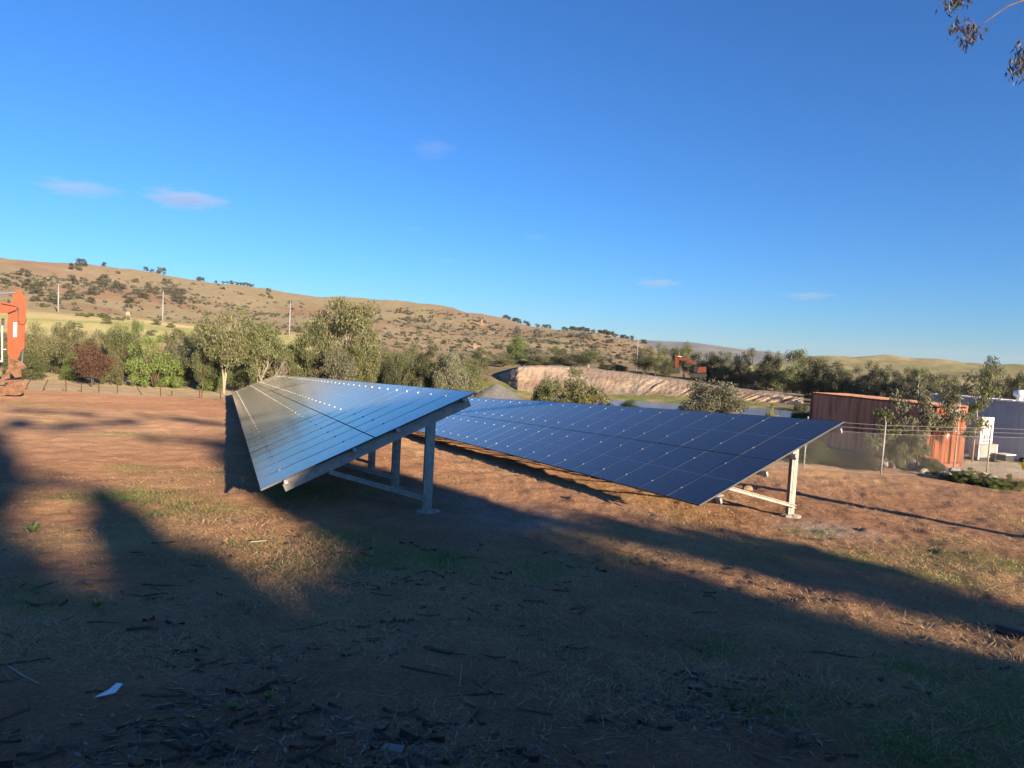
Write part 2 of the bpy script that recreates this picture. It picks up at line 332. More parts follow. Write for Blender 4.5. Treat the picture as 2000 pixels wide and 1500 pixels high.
# ------------------------------------------------------------------ ground sheet
def zone_colour(x, y):
    """albedo of the ground and how grassy it is, by place"""
    r = np.hypot(x, y); a = np.arctan2(x, y); n = len(x)
    f1 = fbm(x*.16, y*.16, 5); f2 = fbm(x*.035+9, y*.035, 4); f3 = fbm(x*.7, y*.7+3, 4)
    dirt = np.array([.365, .203, .110]); dirt2 = np.array([.295, .160, .088]); pale = np.array([.44, .285, .17])
    t = np.clip(.5+f1*1.8+f3*.7, 0, 1)[:, None]; c = dirt2*(1-t)+dirt*t
    w = np.clip((f2+.02)*4, 0, 1)[:, None]*.6; c = c*(1-w)+pale*w
    # straw and green grass patches in the yard
    straw = np.array([.41, .265, .125]); green = np.array([.13, .19, .045])
    gs = np.clip((f1*1.2+f3*1.2+.02-S(8, 22, r)*.22)*2.6, 0, .7)*(r < 60)
    gg = np.zeros(n)
    for (gx, gy, rx, k) in GREEN:
        d2 = ((x-gx)**2+(y-gy)**2)/rx**2; gg = np.maximum(gg, k*np.exp(-d2)*np.clip(.75+2.2*f3+1.2*f1, 0, 1.2))
    for (gx, gy, rx, k) in STRAW:
        d2 = ((x-gx)**2+(y-gy)**2)/rx**2; gs = np.maximum(gs, k*np.exp(-d2)*np.clip(.8+1.5*f3, 0, 1.2))
    gs = np.clip(gs, 0, .85); gg = np.clip(gg, 0, .85)
    c = c*(1-gs[:, None])+straw*gs[:, None]; c = c*(1-gg[:, None])+green*gg[:, None]
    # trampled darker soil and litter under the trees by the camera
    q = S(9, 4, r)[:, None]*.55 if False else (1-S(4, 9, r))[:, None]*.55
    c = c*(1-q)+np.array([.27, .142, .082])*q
    # white dust by the post of the second row, grey dust under the first
    for (gx, gy, rx, col, k) in DUST:
        d2 = ((x-gx)**2+(y-gy)**2)/rx**2; ww = (k*np.exp(-d2)*np.clip(.8+1.6*f3, 0, 1))[:, None]; c = c*(1-ww)+np.array(col)*ww
    # pale gravel pad on the right behind the mesh fence
    p = PX[0]*x+PX[1]*y
    pad = (S(25.4, 26.4, y)*S(16.8, 17.6, x)*(1-S(55, 60, r)))[:, None]; c = c*(1-pad)+np.array([.50, .41, .29])*pad
    # beyond the yard fence: dry straw, then scrub, then field, then hill
    st = np.array([.30, .24, .145]); lt = np.array([.15, .125, .065])
    w = (S(61, 66, r+f1*6)*(a < rad(-12)))[:, None]; c = c*(1-w)+st*w
    w2 = S(84, 100, r)[:, None]; mixv = np.clip(.5+f2*2.5, 0, 1)[:, None]
    c = c*(1-w2)+(lt*(1-mixv)+np.array([.19, .14, .08])*mixv)*w2
    tz = fbm(x*.03, y*.03, 5); tz2 = fbm(x*.009+4, y*.009, 4)
    hill = np.array([.178, .134, .088]); hill_o = np.array([.172, .146, .088]); red = np.array([.155, .085, .053])
    e = np.clip(.5+tz2*2.4, 0, 1)[:, None]; hc = hill*(1-e)+hill_o*e
    rd = (np.clip((tz-.03)*6, 0, 1)*np.clip(.6+tz2*2, 0, 1))[:, None]*.8; hc = hc*(1-rd)+red*rd
    w3 = S(290, 350, r)[:, None]*(a < rad(13))[:, None]; c = c*(1-w3)+hc*w3
    # smooth grassy crown of the hill
    elev = np.arctan2(gz(x, y), r)
    cr = (S(560, 660, r+tz*120)*(a < rad(-6))*np.clip(1-tz*1.5, 0, 1)*S(-.62, -.45, a))[:, None]
    c = c*(1-cr*.85)+np.array([.185, .155, .085])*cr*.85
    # striped green-gold field at the foot of the hill
    fld = (S(185, 215, r+f2*30)*(1-S(285, 330, r+tz*40))*(a < rad(-11)))[:, None]
    sv = np.clip(.5+1.6*fbm(r*.05, a*6, 3)+.3*np.sin(r*.12), 0, 1)[:, None]
    c = c*(1-fld)+(np.array([.36, .29, .15])*(1-sv)+np.array([.20, .205, .08])*sv)*fld
    # reddish slope between field and creek
    sl_ = (S(120, 150, r)*(1-S(180, 205, r+f2*30))*(a < rad(-11)))[:, None]*.7
    c = c*(1-sl_)+np.array([.21, .125, .072])*sl_
    # green-gold hill on the right
    rh = (S(190, 240, r)*(a > rad(17))*(1-S(800, 1100, r)))[:, None]; e2 = np.clip(.5+tz*2.2+2.2*fbm(x*.16, y*.16, 4), 0, 1)[:, None]
    c = c*(1-rh)+(np.array([.25, .235, .10])*(1-e2)+np.array([.31, .25, .135])*e2)*rh
    # pond shore green strips
    sh = (S(108, 111, r)*(1-S(126, 130, r))*(a > rad(-5))*(a < rad(25)))[:, None]; e3 = np.clip(.6+f3*2.5, 0, 1)[:, None]
    c = c*(1-sh)+(np.array([.10, .135, .03])*e3+np.array([.24, .17, .10])*(1-e3))*sh
    fp = S(1000, 1500, r)[:, None]; c = c*(1-fp)+np.array([.20, .15, .10])*fp
    gr = np.clip(gs*.6+gg, 0, 1)
    return np.clip(c, 0.005, 1), gr
def gp(px, py):
    v = G(px, py, 2, 80); return v.x, v.y
GREEN = [(*gp(x, y), r, k) for x, y, r, k in [(250, 975, 1.0, .8), (360, 990, .9, .8), (300, 1005, .6, .6), (470, 1060, .6, .55), (560, 1100, .6, .4), (380, 1090, .6, .45), (750, 1085, .8, .8), (850, 1095, .7, .8), (700, 1050, .8, .6), (620, 960, .9, .6), (560, 965, .6, .6), (255, 915, .7, .5), (400, 925, .6, .4), (70, 790, 1.6, .6), (250, 850, 1.2, .35), (1590, 1040, .5, .7), (1680, 1100, .8, .5), (1880, 1090, 1.0, .6), (1980, 1105, .8, .6), (1830, 1130, .7, .45), (1400, 1270, .30, .9), (1390, 1265, .2, .6), (1770, 1300, .35, .8), (1500, 1390, .35, .8), (1530, 1405, .2, .8), (1790, 1470, .5, .9), (1940, 1350, .8, .55), (1960, 1430, .6, .7), (1640, 1375, .4, .4), (1050, 1120, .5, .35), (330, 1075, .5, .45), (280, 1090, .4, .4), (850, 990, .4, .6), (80, 1180, .35, .4), (1120, 1050, .6, .35), (1200, 1090, .5, .3), (1500, 1085, .7, .35), (40, 1155, .3, .35)]]
STRAW = [(*gp(x, y), r, k) for x, y, r, k in [(560, 1090, 1.3, .75), (430, 1020, 1.1, .6), (620, 1130, .9, .8), (900, 1150, 1.5, .55), (1250, 1200, 1.3, .5), (1000, 1180, 1.2, .5), (1700, 1240, 1.2, .65), (1880, 1280, 1.2, .75), (1960, 1230, .8, .75), (1500, 1180, 1.0, .5), (1350, 1010, 1.5, .6), (1250, 975, 1.3, .6), (1700, 1080, 1.5, .45), (1150, 945, 1.4, .5), (1900, 1150, 1.3, .5), (1400, 1300, .9, .5), (1200, 1330, .9, .45), (1700, 1350, .9, .55), (1850, 1420, .7, .5), (300, 950, 1.4, .45), (700, 1200, .9, .45), (400, 1190, .8, .35)]]
DUST = [(*gp(1600, 1030), .9, (.50, .43, .36), .8), (*gp(1650, 1040), .7, (.50, .43, .36), .6), (*gp(1000, 1015), 1.2, (.36, .30, .25), .75), (*gp(900, 990), 1.2, (.30, .24, .20), .6), (*gp(820, 960), 1.0, (.32, .25, .20), .5), (*gp(1390, 975), .6, (.48, .38, .25), .6)]

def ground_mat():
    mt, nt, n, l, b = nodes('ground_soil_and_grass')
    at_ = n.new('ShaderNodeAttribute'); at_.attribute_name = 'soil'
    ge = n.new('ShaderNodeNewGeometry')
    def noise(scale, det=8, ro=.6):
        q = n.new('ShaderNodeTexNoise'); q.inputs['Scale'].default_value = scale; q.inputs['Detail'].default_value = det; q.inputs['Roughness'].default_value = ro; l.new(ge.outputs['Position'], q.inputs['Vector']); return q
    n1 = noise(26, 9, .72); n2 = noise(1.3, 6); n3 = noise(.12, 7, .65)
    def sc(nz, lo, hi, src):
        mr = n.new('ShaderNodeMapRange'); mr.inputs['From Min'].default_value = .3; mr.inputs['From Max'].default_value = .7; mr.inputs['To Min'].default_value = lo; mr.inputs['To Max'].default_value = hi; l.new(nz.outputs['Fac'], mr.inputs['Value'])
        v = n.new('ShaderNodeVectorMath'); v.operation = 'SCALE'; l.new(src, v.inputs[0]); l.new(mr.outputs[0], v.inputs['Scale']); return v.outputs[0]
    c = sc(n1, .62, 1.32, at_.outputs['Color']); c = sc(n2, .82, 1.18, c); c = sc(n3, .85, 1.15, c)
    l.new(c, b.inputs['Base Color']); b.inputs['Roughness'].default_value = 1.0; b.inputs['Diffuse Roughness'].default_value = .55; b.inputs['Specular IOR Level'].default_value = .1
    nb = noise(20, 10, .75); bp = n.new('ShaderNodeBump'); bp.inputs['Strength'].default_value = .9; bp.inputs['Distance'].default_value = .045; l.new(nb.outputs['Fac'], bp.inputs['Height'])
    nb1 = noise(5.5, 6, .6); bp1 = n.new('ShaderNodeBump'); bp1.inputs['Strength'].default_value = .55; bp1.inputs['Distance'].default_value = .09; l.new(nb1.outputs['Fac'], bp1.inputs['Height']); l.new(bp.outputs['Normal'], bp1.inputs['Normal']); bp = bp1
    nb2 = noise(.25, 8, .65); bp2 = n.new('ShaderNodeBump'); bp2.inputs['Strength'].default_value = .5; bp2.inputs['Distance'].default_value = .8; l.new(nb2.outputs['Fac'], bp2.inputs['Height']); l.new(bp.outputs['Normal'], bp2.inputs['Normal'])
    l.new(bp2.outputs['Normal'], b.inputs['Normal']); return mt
def relief(x, y, r):
    """small bumps of the trodden soil and of the hill"""
    z = (fbm(x*.9, y*.9, 3)*.10 + fbm(x*4.2, y*4.2, 3)*.055)*(1-S(60, 90, r))
    z += np.maximum(fbm(x*1.7+40, y*1.7, 3), 0)*.10*(1-S(40, 70, r))
    z *= (1-S(.04, .4, 0)*0)
    z += S(190, 240, r)*(1-S(700, 1000, r))*(np.arctan2(x, y) > rad(17))*fbm(x*.08, y*.08, 4)*1.6
    h = S(290, 420, r)*(1-S(1100, 1300, r)); z = z + h*(fbm(x*.012, y*.012, 5)*16+fbm(x*.05, y*.05, 4)*3.0)
    mid = S(95, 130, r)*(1-S(290, 420, r)); z = z + mid*fbm(x*.05, y*.05, 4)*1.6*(1-np.exp(-((r-124)/20)**2))
    return z
def build_ground():
    azf = np.arange(-43, 43.01, .17); azc = np.concatenate([np.arange(-180, -43, 4.0), azf, np.arange(46, 180, 4.0)])
    a = np.radians(azc); rs = [0.6]
    while rs[-1] < 1300: rs.append(rs[-1]*(1.0115 if 2.5 < rs[-1] < 130 else 1.018))
    rs += [1500, 1900, 2500, 3300, 4400]; r = np.array(rs)
    A, Rr = np.meshgrid(a, r, indexing='ij'); x = (Rr*np.sin(A)).ravel(); y = (Rr*np.cos(A)).ravel(); rr = Rr.ravel()
    z = gz(x, y)+relief(x, y, rr)
    na, nr = len(a), len(r); idx = np.arange(na*nr).reshape(na, nr)
    q = np.stack([idx, np.roll(idx, -1, 0), np.roll(np.roll(idx, -1, 0), -1, 1), np.roll(idx, -1, 1)], -1)[:, :-1].reshape(-1, 4)[:, ::-1]
    c0 = na*nr; tri = np.stack([np.full(na, c0), np.roll(idx[:, 0], -1), idx[:, 0]], -1)[:, ::-1]
    V = np.concatenate([np.c_[x, y, z], [[0, 0, g1(0, 0)]]]).astype(np.float32)
    me = bpy.data.meshes.new('ground'); me.vertices.add(len(V)); me.vertices.foreach_set('co', V.ravel())
    lv = np.concatenate([q.ravel(), tri.ravel()]).astype(np.int32); me.loops.add(len(lv)); me.loops.foreach_set('vertex_index', lv)
    ls = np.concatenate([np.arange(len(q))*4, len(q)*4+np.arange(len(tri))*3]).astype(np.int32); me.polygons.add(len(ls)); me.polygons.foreach_set('loop_start', ls)
    me.polygons.foreach_set('use_smooth', [True]*len(ls)); me.update(calc_edges=True)
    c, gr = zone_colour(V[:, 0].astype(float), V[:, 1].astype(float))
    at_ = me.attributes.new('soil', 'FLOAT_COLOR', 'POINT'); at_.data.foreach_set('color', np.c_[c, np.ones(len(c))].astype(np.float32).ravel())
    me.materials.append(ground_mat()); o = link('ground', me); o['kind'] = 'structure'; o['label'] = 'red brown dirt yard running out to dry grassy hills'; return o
build_ground()
def gzr(x, y):
    x = np.atleast_1d(np.asarray(x, float)); y = np.atleast_1d(np.asarray(y, float)); return gz(x, y)+relief(x, y, np.hypot(x, y))

def GH(px, py):
    d = ray(px, py); d = d/math.hypot(d[0], d[1]); rs = np.linspace(150, 980, 1700); zz = gzr(rs*d[0], rs*d[1]); hit = rs*d[2] < zz
    k = int(np.argmax(hit)) if hit.any() else int(np.argmax(zz/rs)); r = rs[k]; return Vector((r*d[0], r*d[1], float(zz[k])))

# ------------------------------------------------------------------ far ridge, pond, earth bank
def strip(name, rows, mat, smooth=True):
    V = [p for row in rows for p in row]; n = len(rows[0]); mb = MB()
    mb.add(V, [(i*n+j, i*n+j+1, (i+1)*n+j+1, (i+1)*n+j) for i in range(len(rows)-1) for j in range(n-1)]); return link(name, mb.mesh(name, mat, smooth))
def build_far_ridge():
    prof = [(1150, 662), (1200, 663), (1240, 664), (1300, 667), (1350, 669), (1400, 676), (1450, 683), (1500, 687), (1550, 692), (1600, 697), (1650, 701), (1700, 704), (1760, 708), (1850, 716), (1950, 724), (2100, 733)]
    xs = np.linspace(1150, 2100, 160); ys = np.interp(xs, [p[0] for p in prof], [p[1] for p in prof]); rows = []
    for k, (x, y) in enumerate(zip(xs, ys)):
        y += -1.2*abs(math.sin(k*1.7))*(x < 1500)*.6
        col = []
        for t, rr in ((0, 2300), (.25, 2700), (.5, 3050), (.78, 3350), (1, 3700), (.9, 4000)):
            top = at(x, y, 3700)[2]; d = ray(x, horizon(x)); d = d/math.hypot(d[0], d[1]); j = float(fbm(x*.03+t*5, rr*.004, 4))*26*(t if t < 1 and rr < 3700 else 0)
            col.append((d[0]*rr, d[1]*rr, -16+(top+16)*t+j))
        rows.append(col)
    o = strip('far_ridge', rows, plain('far_scrub_slope', (.155, .135, .095), 1, 0, .45, .006), True); o['kind'] = 'structure'; o['label'] = 'low bluish ridge on the far horizon'
build_far_ridge()
def build_pond():
    mt, nt, n, l, b = nodes('pond_water'); b.inputs['Base Color'].default_value = (.16, .22, .26, 1); b.inputs['Roughness'].default_value = .22; b.inputs['IOR'].default_value = 1.33
    ge = n.new('ShaderNodeNewGeometry'); nz = n.new('ShaderNodeTexNoise'); nz.inputs['Scale'].default_value = 1.5; nz.inputs['Detail'].default_value = 4; l.new(ge.outputs['Position'], nz.inputs['Vector'])
    bp = n.new('ShaderNodeBump'); bp.inputs['Strength'].default_value = .5; bp.inputs['Distance'].default_value = .12; l.new(nz.outputs['Fac'], bp.inputs['Height']); l.new(bp.outputs['Normal'], b.inputs['Normal'])
    mb = MB(); pts = []
    for px in np.linspace(1060, 1640, 24):
        a = az_of(px); pts.append((83*math.sin(a), 83*math.cos(a), -7.95))
    for px in np.linspace(1640, 1060, 24):
        a = az_of(px); pts.append((126*math.sin(a), 126*math.cos(a), -7.95))
    mb.add(pts, [tuple(range(len(pts)))]); o = link('pond_water', mb.mesh('pond_water', mt)); o['kind'] = 'structure'; o['label'] = 'pale blue pond in front of the earth bank'
build_pond()
BANK = [(936, 753, 143, 139), (950, 746, 139, 135), (968, 737, 134, 130), (985, 729, 129, 125), (1000, 723, 126, 121), (1015, 718, 125, 117.5), (1035, 716, 128, 117), (1060, 715.5, 131, 119), (1100, 716.5, 134, 121), (1150, 720.5, 136, 122), (1200, 726, 137, 122.5), (1250, 732, 138, 123.5), (1300, 740, 138, 125), (1360, 750, 138, 127), (1420, 759.5, 138, 128), (1470, 766, 138, 129), (1520, 770, 138.5, 130), (1575, 774.5, 139, 131)]
def build_bank():
    bp = np.array(BANK, float); xs = np.linspace(936, 1575, 330); rows = []
    for x in xs:
        y = np.interp(x, bp[:, 0], bp[:, 1]); rc = np.interp(x, bp[:, 0], bp[:, 2]); rf = np.interp(x, bp[:, 0], bp[:, 3])
        y += float(fbm(x*.03, 3.3, 3))*2.6
        top = at(x, y, rc); a = az_of(x); zt = top[2]; zf = -7.62; col = []
        H = zt-zf
        wd = float(S(1230, 1290, x)); wr = float(S(1400, 1450, x))
        for t in np.linspace(0, 1, 24):
            r = rf+(rc-rf)*t; z = zf+H*t; env = math.sin(math.pi*min(1, t*1.04))**.8
            g = float(fbm(x*.022+t*.6, t*1.2+2, 4))*3.8*env*(1-.5*wd)
            g += wd*(abs(float(fbm((x-46*t)*.13, .5+t*.25, 2)))*-4.4+.55)*env*(.85 if x < 1420 else 1.3)
            g += float(fbm(x*.35-t*5, t*5, 3))*.45
            if t < .25 and 1180 < x < 1420: g += .7*(1-t*4)
            col.append(((r-g)*math.sin(a), (r-g)*math.cos(a), z+g*.2))
        for dr, dz in ((3, .1), (9, .05), (20, -.3), (34, -1.2)):
            col.append(((rc+dr)*math.sin(a), (rc+dr)*math.cos(a), zt+dz-(.35*dr if x < 1012 else 0)+float(fbm(x*.05, dr, 2))*.3))
        rows.append(col)
    mt, nt, n, l, b = nodes('earth_bank'); ge = n.new('ShaderNodeNewGeometry')
    nz = n.new('ShaderNodeTexNoise'); nz.inputs['Scale'].default_value = .16; nz.inputs['Detail'].default_value = 9; nz.inputs['Roughness'].default_value = .65; l.new(ge.outputs['Position'], nz.inputs['Vector'])
    r = ramp(nt, [(.32, (.21, .135, .080)), (.5, (.29, .210, .138)), (.68, (.36, .285, .205))]); l.new(nz.outputs['Fac'], r.inputs['Fac']); l.new(r.outputs['Color'], b.inputs['Base Color']); b.inputs['Roughness'].default_value = 1
    nb = n.new('ShaderNodeTexNoise'); nb.inputs['Scale'].default_value = 1.2; nb.inputs['Detail'].default_value = 9; l.new(ge.outputs['Position'], nb.inputs['Vector'])
    bq = n.new('ShaderNodeBump'); bq.inputs['Strength'].default_value = .8; bq.inputs['Distance'].default_value = .5; l.new(nb.outputs['Fac'], bq.inputs['Height']); l.new(bq.outputs['Normal'], b.inputs['Normal'])
    o = strip('earth_bank', rows, mt); o['kind'] = 'structure'; o['label'] = 'bare gullied earth bank behind the pond'
build_bank()
def heap(name, px, py, r, rx, ry, h, mat, label, cat, seed=0, ridge=0.0, dz=-.3):
    rng = np.random.RandomState(seed); c = at(px, py, r); d = np.array([c[0], c[1]])/math.hypot(c[0], c[1]); e = np.array([d[1], -d[0]]); mb = MB(); n = 56; k = 22
    base = g1(c[0], c[1])+dz; V = []
    for j in range(k+1):
        t = j/k
        for i in range(n):
            an = 2*math.pi*i/n; wob = 1+.28*float(fbm(math.cos(an)*1.6+seed, math.sin(an)*1.6+seed, 3)); ux = math.cos(an)*rx*(1-t)*wob; uy = math.sin(an)*ry*(1-t)*wob
            z = h*(t**(1.0+.25*math.sin(an*2+seed)))*(1+.18*float(fbm(ux*.8+seed, uy*.8, 3))) + .12*h*float(fbm(ux*2+seed, uy*2, 3))*(1-t)
            ux += ridge*t*rx
            V.append((c[0]+e[0]*ux+d[0]*uy, c[1]+e[1]*ux+d[1]*uy, base+z))
    mb.add(V, [(j*n+i, j*n+(i+1) % n, (j+1)*n+(i+1) % n, (j+1)*n+i) for j in range(k) for i in range(n)])
    o = link(name, mb.mesh(name, mat, True)); return tag(o, label, cat)
heap('gravel_heap', 972, 770, 103, 4.6, 3.6, 2.7, M['gravel_dark'], 'dark grey gravel heap at the left end of the earth bank', 'heap', 3, -.05)
heap('clay_heap', 1452, 806, 62, 2.0, 1.6, 1.45, M['brown_heap'], 'lumpy brown clay heap beside the round green bush', 'heap', 8)
heap('clay_heap', 1520, 812, 60, 2.3, 1.5, .8, M['brown_heap'], 'low brown clay heap left of the rusty container', 'heap', 15)

# ------------------------------------------------------------------ the two solar arrays
ARR = [dict(P=np.array([-4.5367, 12.1015, -2.8759]), d=np.array([-.39781, .91595, -.05276]), s=np.array([.82510, .38231, .41598]), cu=-.0000137, n=50),
       dict(P=np.array([4.1270, 13.9900, -3.1260]), d=np.array([-.39392, .91695, -.06355]), s=np.array([.83391, .38561, .39483]), cu=-.000288, n=36)]
def panel_mesh():
    mb = MB(); w, h, t, f = PW/2, PL/2, .035, .007
    for x0, x1, y0, y1 in ((-w, -w+f, -h, h), (w-f, w, -h, h), (-w+f, w-f, -h, -h+f), (-w+f, w-f, h-f, h)): mb.bx(x0, x1, y0, y1, -t, 0, 1)
    mb.add([(-w+f, -h+f, -.0025), (w-f, -h+f, -.0025), (w-f, h-f, -.0025), (-w+f, h-f, -.0025)], [(0, 1, 2, 3)], 0)
    mb.add([(-w+f, -h+f, -.012), (w-f, -h+f, -.012), (w-f, h-f, -.012), (-w+f, h-f, -.012)], [(3, 2, 1, 0)], 2)
    return mb.mesh('solar_panel', [M['pv'], M['frame'], M['dark_frame']])
def clamp_mesh():
    mb = MB(); mb.bx(-.017, .017, -.018, .018, .001, .007); mb.bx(-.009, .009, -.022, .022, -.034, .001); mb.tube([(0, 0, .008), (0, 0, .014)], .007, 6)
    return mb.mesh('clamp', M['clamp'])
PANEL, CLAMP = panel_mesh(), clamp_mesh()
def c_section(w, h, t=.012, lip=.03):
    # C profile, open to +u; web on u=0; origin at the web's middle
    return [(0, -h/2), (w, -h/2), (w, -h/2+lip), (w-t, -h/2+lip), (w-t, -h/2+t), (t, -h/2+t), (t, h/2-t), (w-t, h/2-t), (w-t, h/2-lip), (w, h/2-lip), (w, h/2), (0, h/2)]
RAIL_J = [.27, .80, 1.27, 1.84]
RAIL_JC = [.20, .80, 1.20, 1.86]
def build_array(k, label):
    a = ARR[k]; d = a['d']/np.linalg.norm(a['d']); s = a['s']-d*(a['s']@d); s /= np.linalg.norm(s); nrm = np.cross(d, s); nrm = nrm if nrm[2] > 0 else -nrm
    W_, L_ = 1.154, 2.298
    def pt(i, j, o=0.0): return a['P']+d*W_*i+s*L_*j+np.array([0, 0, a['cu']*i*i])+nrm*o
    base = a['P']+d*W_*a['n']/2+s*L_; base = (base[0], base[1], g1(base[0], base[1]))
    t = thing('solar_array', label, 'solar array', base); B = np.array(base)
    rng = random.Random(k)
    for i in range(a['n']):
        for j in (0, 1):
            c = pt(i+.5, j+.5); dl = pt(i+1, j+.5)-pt(i, j+.5); dl /= np.linalg.norm(dl)
            x = -dl; y = s; z = np.cross(x, y)
            if z[2] < 0: x = dl; z = np.cross(x, y)
            # tiny individual misalignment, as on any real array
            rx = Matrix.Rotation(rng.gauss(0, .0014), 3, 'X') @ Matrix.Rotation(rng.gauss(0, .0014), 3, 'Y')
            mw = (Matrix(((x[0], y[0], z[0]), (x[1], y[1], z[1]), (x[2], y[2], z[2]))) @ rx).to_4x4(); mw.translation = Vector(c-B)
            o = link('solar_panel', PANEL, t); o.matrix_basis = mw
    # mounting rails, two under each line of panels
    for j in RAIL_JC:
        mb = MB(); prev = None
        rh = .07 if k == 0 else .11; poly = c_section(.055, rh, .004, .012); ii = [-.14]+list(range(1, a['n'], 6))+[a['n']+.1]
        for i0, i1 in zip(ii[:-1], ii[1:]): mb.profile(poly, pt(i0, j, -.036-rh/2)-s*.03, pt(i1, j, -.036-rh/2)-s*.03, s, nrm)
        part('mounting_rail', mb, M['galv'], t)
    for j in RAIL_JC:
        mb = MB(); q = pt(-.07, j, -.06 if k == 0 else -.10); mb.box(q, d*.06, s*.035, nrm*(.03 if k == 0 else .06)); mb.box(q-d*.01+nrm*.035, d*.022, s*.022, nrm*.012); part('end_clamp', mb, M['clamp'], t)
    # clamps on the joints: the nearest as parts, the rest as one
    far = MB()
    for i in range(1, a['n']):
        for j in RAIL_JC:
            c = pt(i, j, .001)
            if i <= 24:
                o = link('panel_clamp', CLAMP, t); mw = Matrix(((d[0], s[0], nrm[0]), (d[1], s[1], nrm[1]), (d[2], s[2], nrm[2]))).to_4x4(); mw.translation = Vector(c-B); o.matrix_basis = mw
            else: far.box(c+nrm*.006, d*.021, s*.022, nrm*.005)
    o = part('panel_clamps', far, M['clamp'], t); o['kind'] = 'stuff'
    # frames: rafter, post, brace and footing
    f0 = .15 if k == 0 else .65; fr = [f0, f0+2.45]+[f0+2.45+2.5*q for q in range(1, 40)]; fr = [f for f in fr if f < a['n']]
    tj = 1.54 if k == 0 else 1.64
    dh = np.array([d[0], d[1], 0]); dh /= np.linalg.norm(dh); sh = np.array([s[0], s[1], 0]); sh /= np.linalg.norm(sh); up = np.array([0, 0, 1.0])
    for q, i in enumerate(fr):
        mb = MB(); o0 = -.035-.028-.105
        mb.profile(c_section(.075, .205, .006, .025), pt(i, .17, o0), pt(i, 1.93, o0), d, nrm); part('rafter', mb, M['galv'], t)
        top = pt(i, tj, o0)-dh*.003; gzp = g1(top[0], top[1])
        mb = MB(); w = .195; poly = c_section(.10, w, .008, .03)
        for fl in (0,):
            mb.profile(poly, np.array([top[0], top[1], gzp-.25]), top+up*.08, dh, sh)
            mb.box((top[0]-dh[0]*.004, top[1]-dh[1]*.004, (gzp+top[2])/2), dh*.006, sh*.035, up*((top[2]-gzp)/2-.02))
        part('post', mb, M['galv'], t)
        if q < 6:
            mb = MB()
            for hh in (.42, .46, .50): mb.tube([np.array([top[0], top[1], gzp+(top[2]-gzp)*hh])-dh*.0115, np.array([top[0], top[1], gzp+(top[2]-gzp)*hh])-dh*.017], .012, 8)
            part('bolts', mb, M['clamp'], t)
        b0 = pt(i, .55, o0-.10)-dh*.02; b1 = np.array([top[0], top[1], gzp+.27])-dh*.05
        bd = (b1-b0)/np.linalg.norm(b1-b0); bn = np.cross(bd, dh)
        mb = MB(); mb.profile(c_section(.05, .085, .005, .016), b0, b1+bd*.05, -dh, bn); part('brace', mb, M['galv'], t)
        mb = MB(); n = 14; V = []
        for rr, zz in ((.26, -.2), (.26, .015), (.20, .04), (.10, .05)):
            V += [(top[0]+rr*math.cos(2*math.pi*u/n)*(1+.2*math.sin(u*2.3+q)), top[1]+rr*.8*math.sin(2*math.pi*u/n)*(1+.15*math.cos(u*1.7+q)), gzp+zz+.02*math.sin(u*3.1+q)) for u in range(n)]
        mb.add(V, [(e*n+u, e*n+(u+1) % n, (e+1)*n+(u+1) % n, (e+1)*n+u) for e in range(3) for u in range(n)]+[tuple(3*n+u for u in range(n))])
        part('footing', mb, M['concrete'], t)
    return t
build_array(0, 'nearer left row of tilted solar panels, its steel posts and underside in shade')
build_array(1, 'right hand row of dark blue solar panels with a bright sunlit end post')

# ------------------------------------------------------------------ trees
def stems(rng, mb, nst, spread, crown, zc, rc, hc, r0, tips_per):
    tips = []
    for k in range(nst):
        ph = 2*math.pi*(k+rng.rand()*.6)/nst; ln = spread*(.4+.8*rng.rand())
        p = [np.zeros(3), np.array([math.cos(ph)*ln*.25, math.sin(ph)*ln*.25, zc*.38]), np.array([math.cos(ph)*ln*.6, math.sin(ph)*ln*.6, zc*.72]), np.array([math.cos(ph)*ln*.9, math.sin(ph)*ln*.9, zc*1.02])]
        for q in (1, 2, 3): p[q] += rng.normal(size=3)*.02
        rr = r0*(.7+.5*rng.rand()); mb.tube(p, [rr, rr*.72, rr*.5, rr*.28], 7)
        for b in range(tips_per):
            t = .35+.6*rng.rand(); x = t*3; i = int(min(2, x)); st = p[i]+(p[i+1]-p[i])*(x-i)
            dv = rdir(rng, 1)[0]; dv[2] = dv[2]*.95+.12; dv[:2] *= 1.15
            ctr = np.array([math.cos(ph)*ln*.8, math.sin(ph)*ln*.8, zc]); tip = ctr*.6+np.array([0, 0, zc*.4])+dv*np.array([rc, rc, hc])*(.5+.62*rng.rand())
            if tip[2] < st[2]+.02: tip[2] = st[2]+.03
            md = st*.5+tip*.5+np.array([0, 0, .02])+rng.normal(size=3)*.02
            mb.tube([st, md, tip], [rr*.3, rr*.2, rr*.08], 5); tips.append(tip)
    return tips
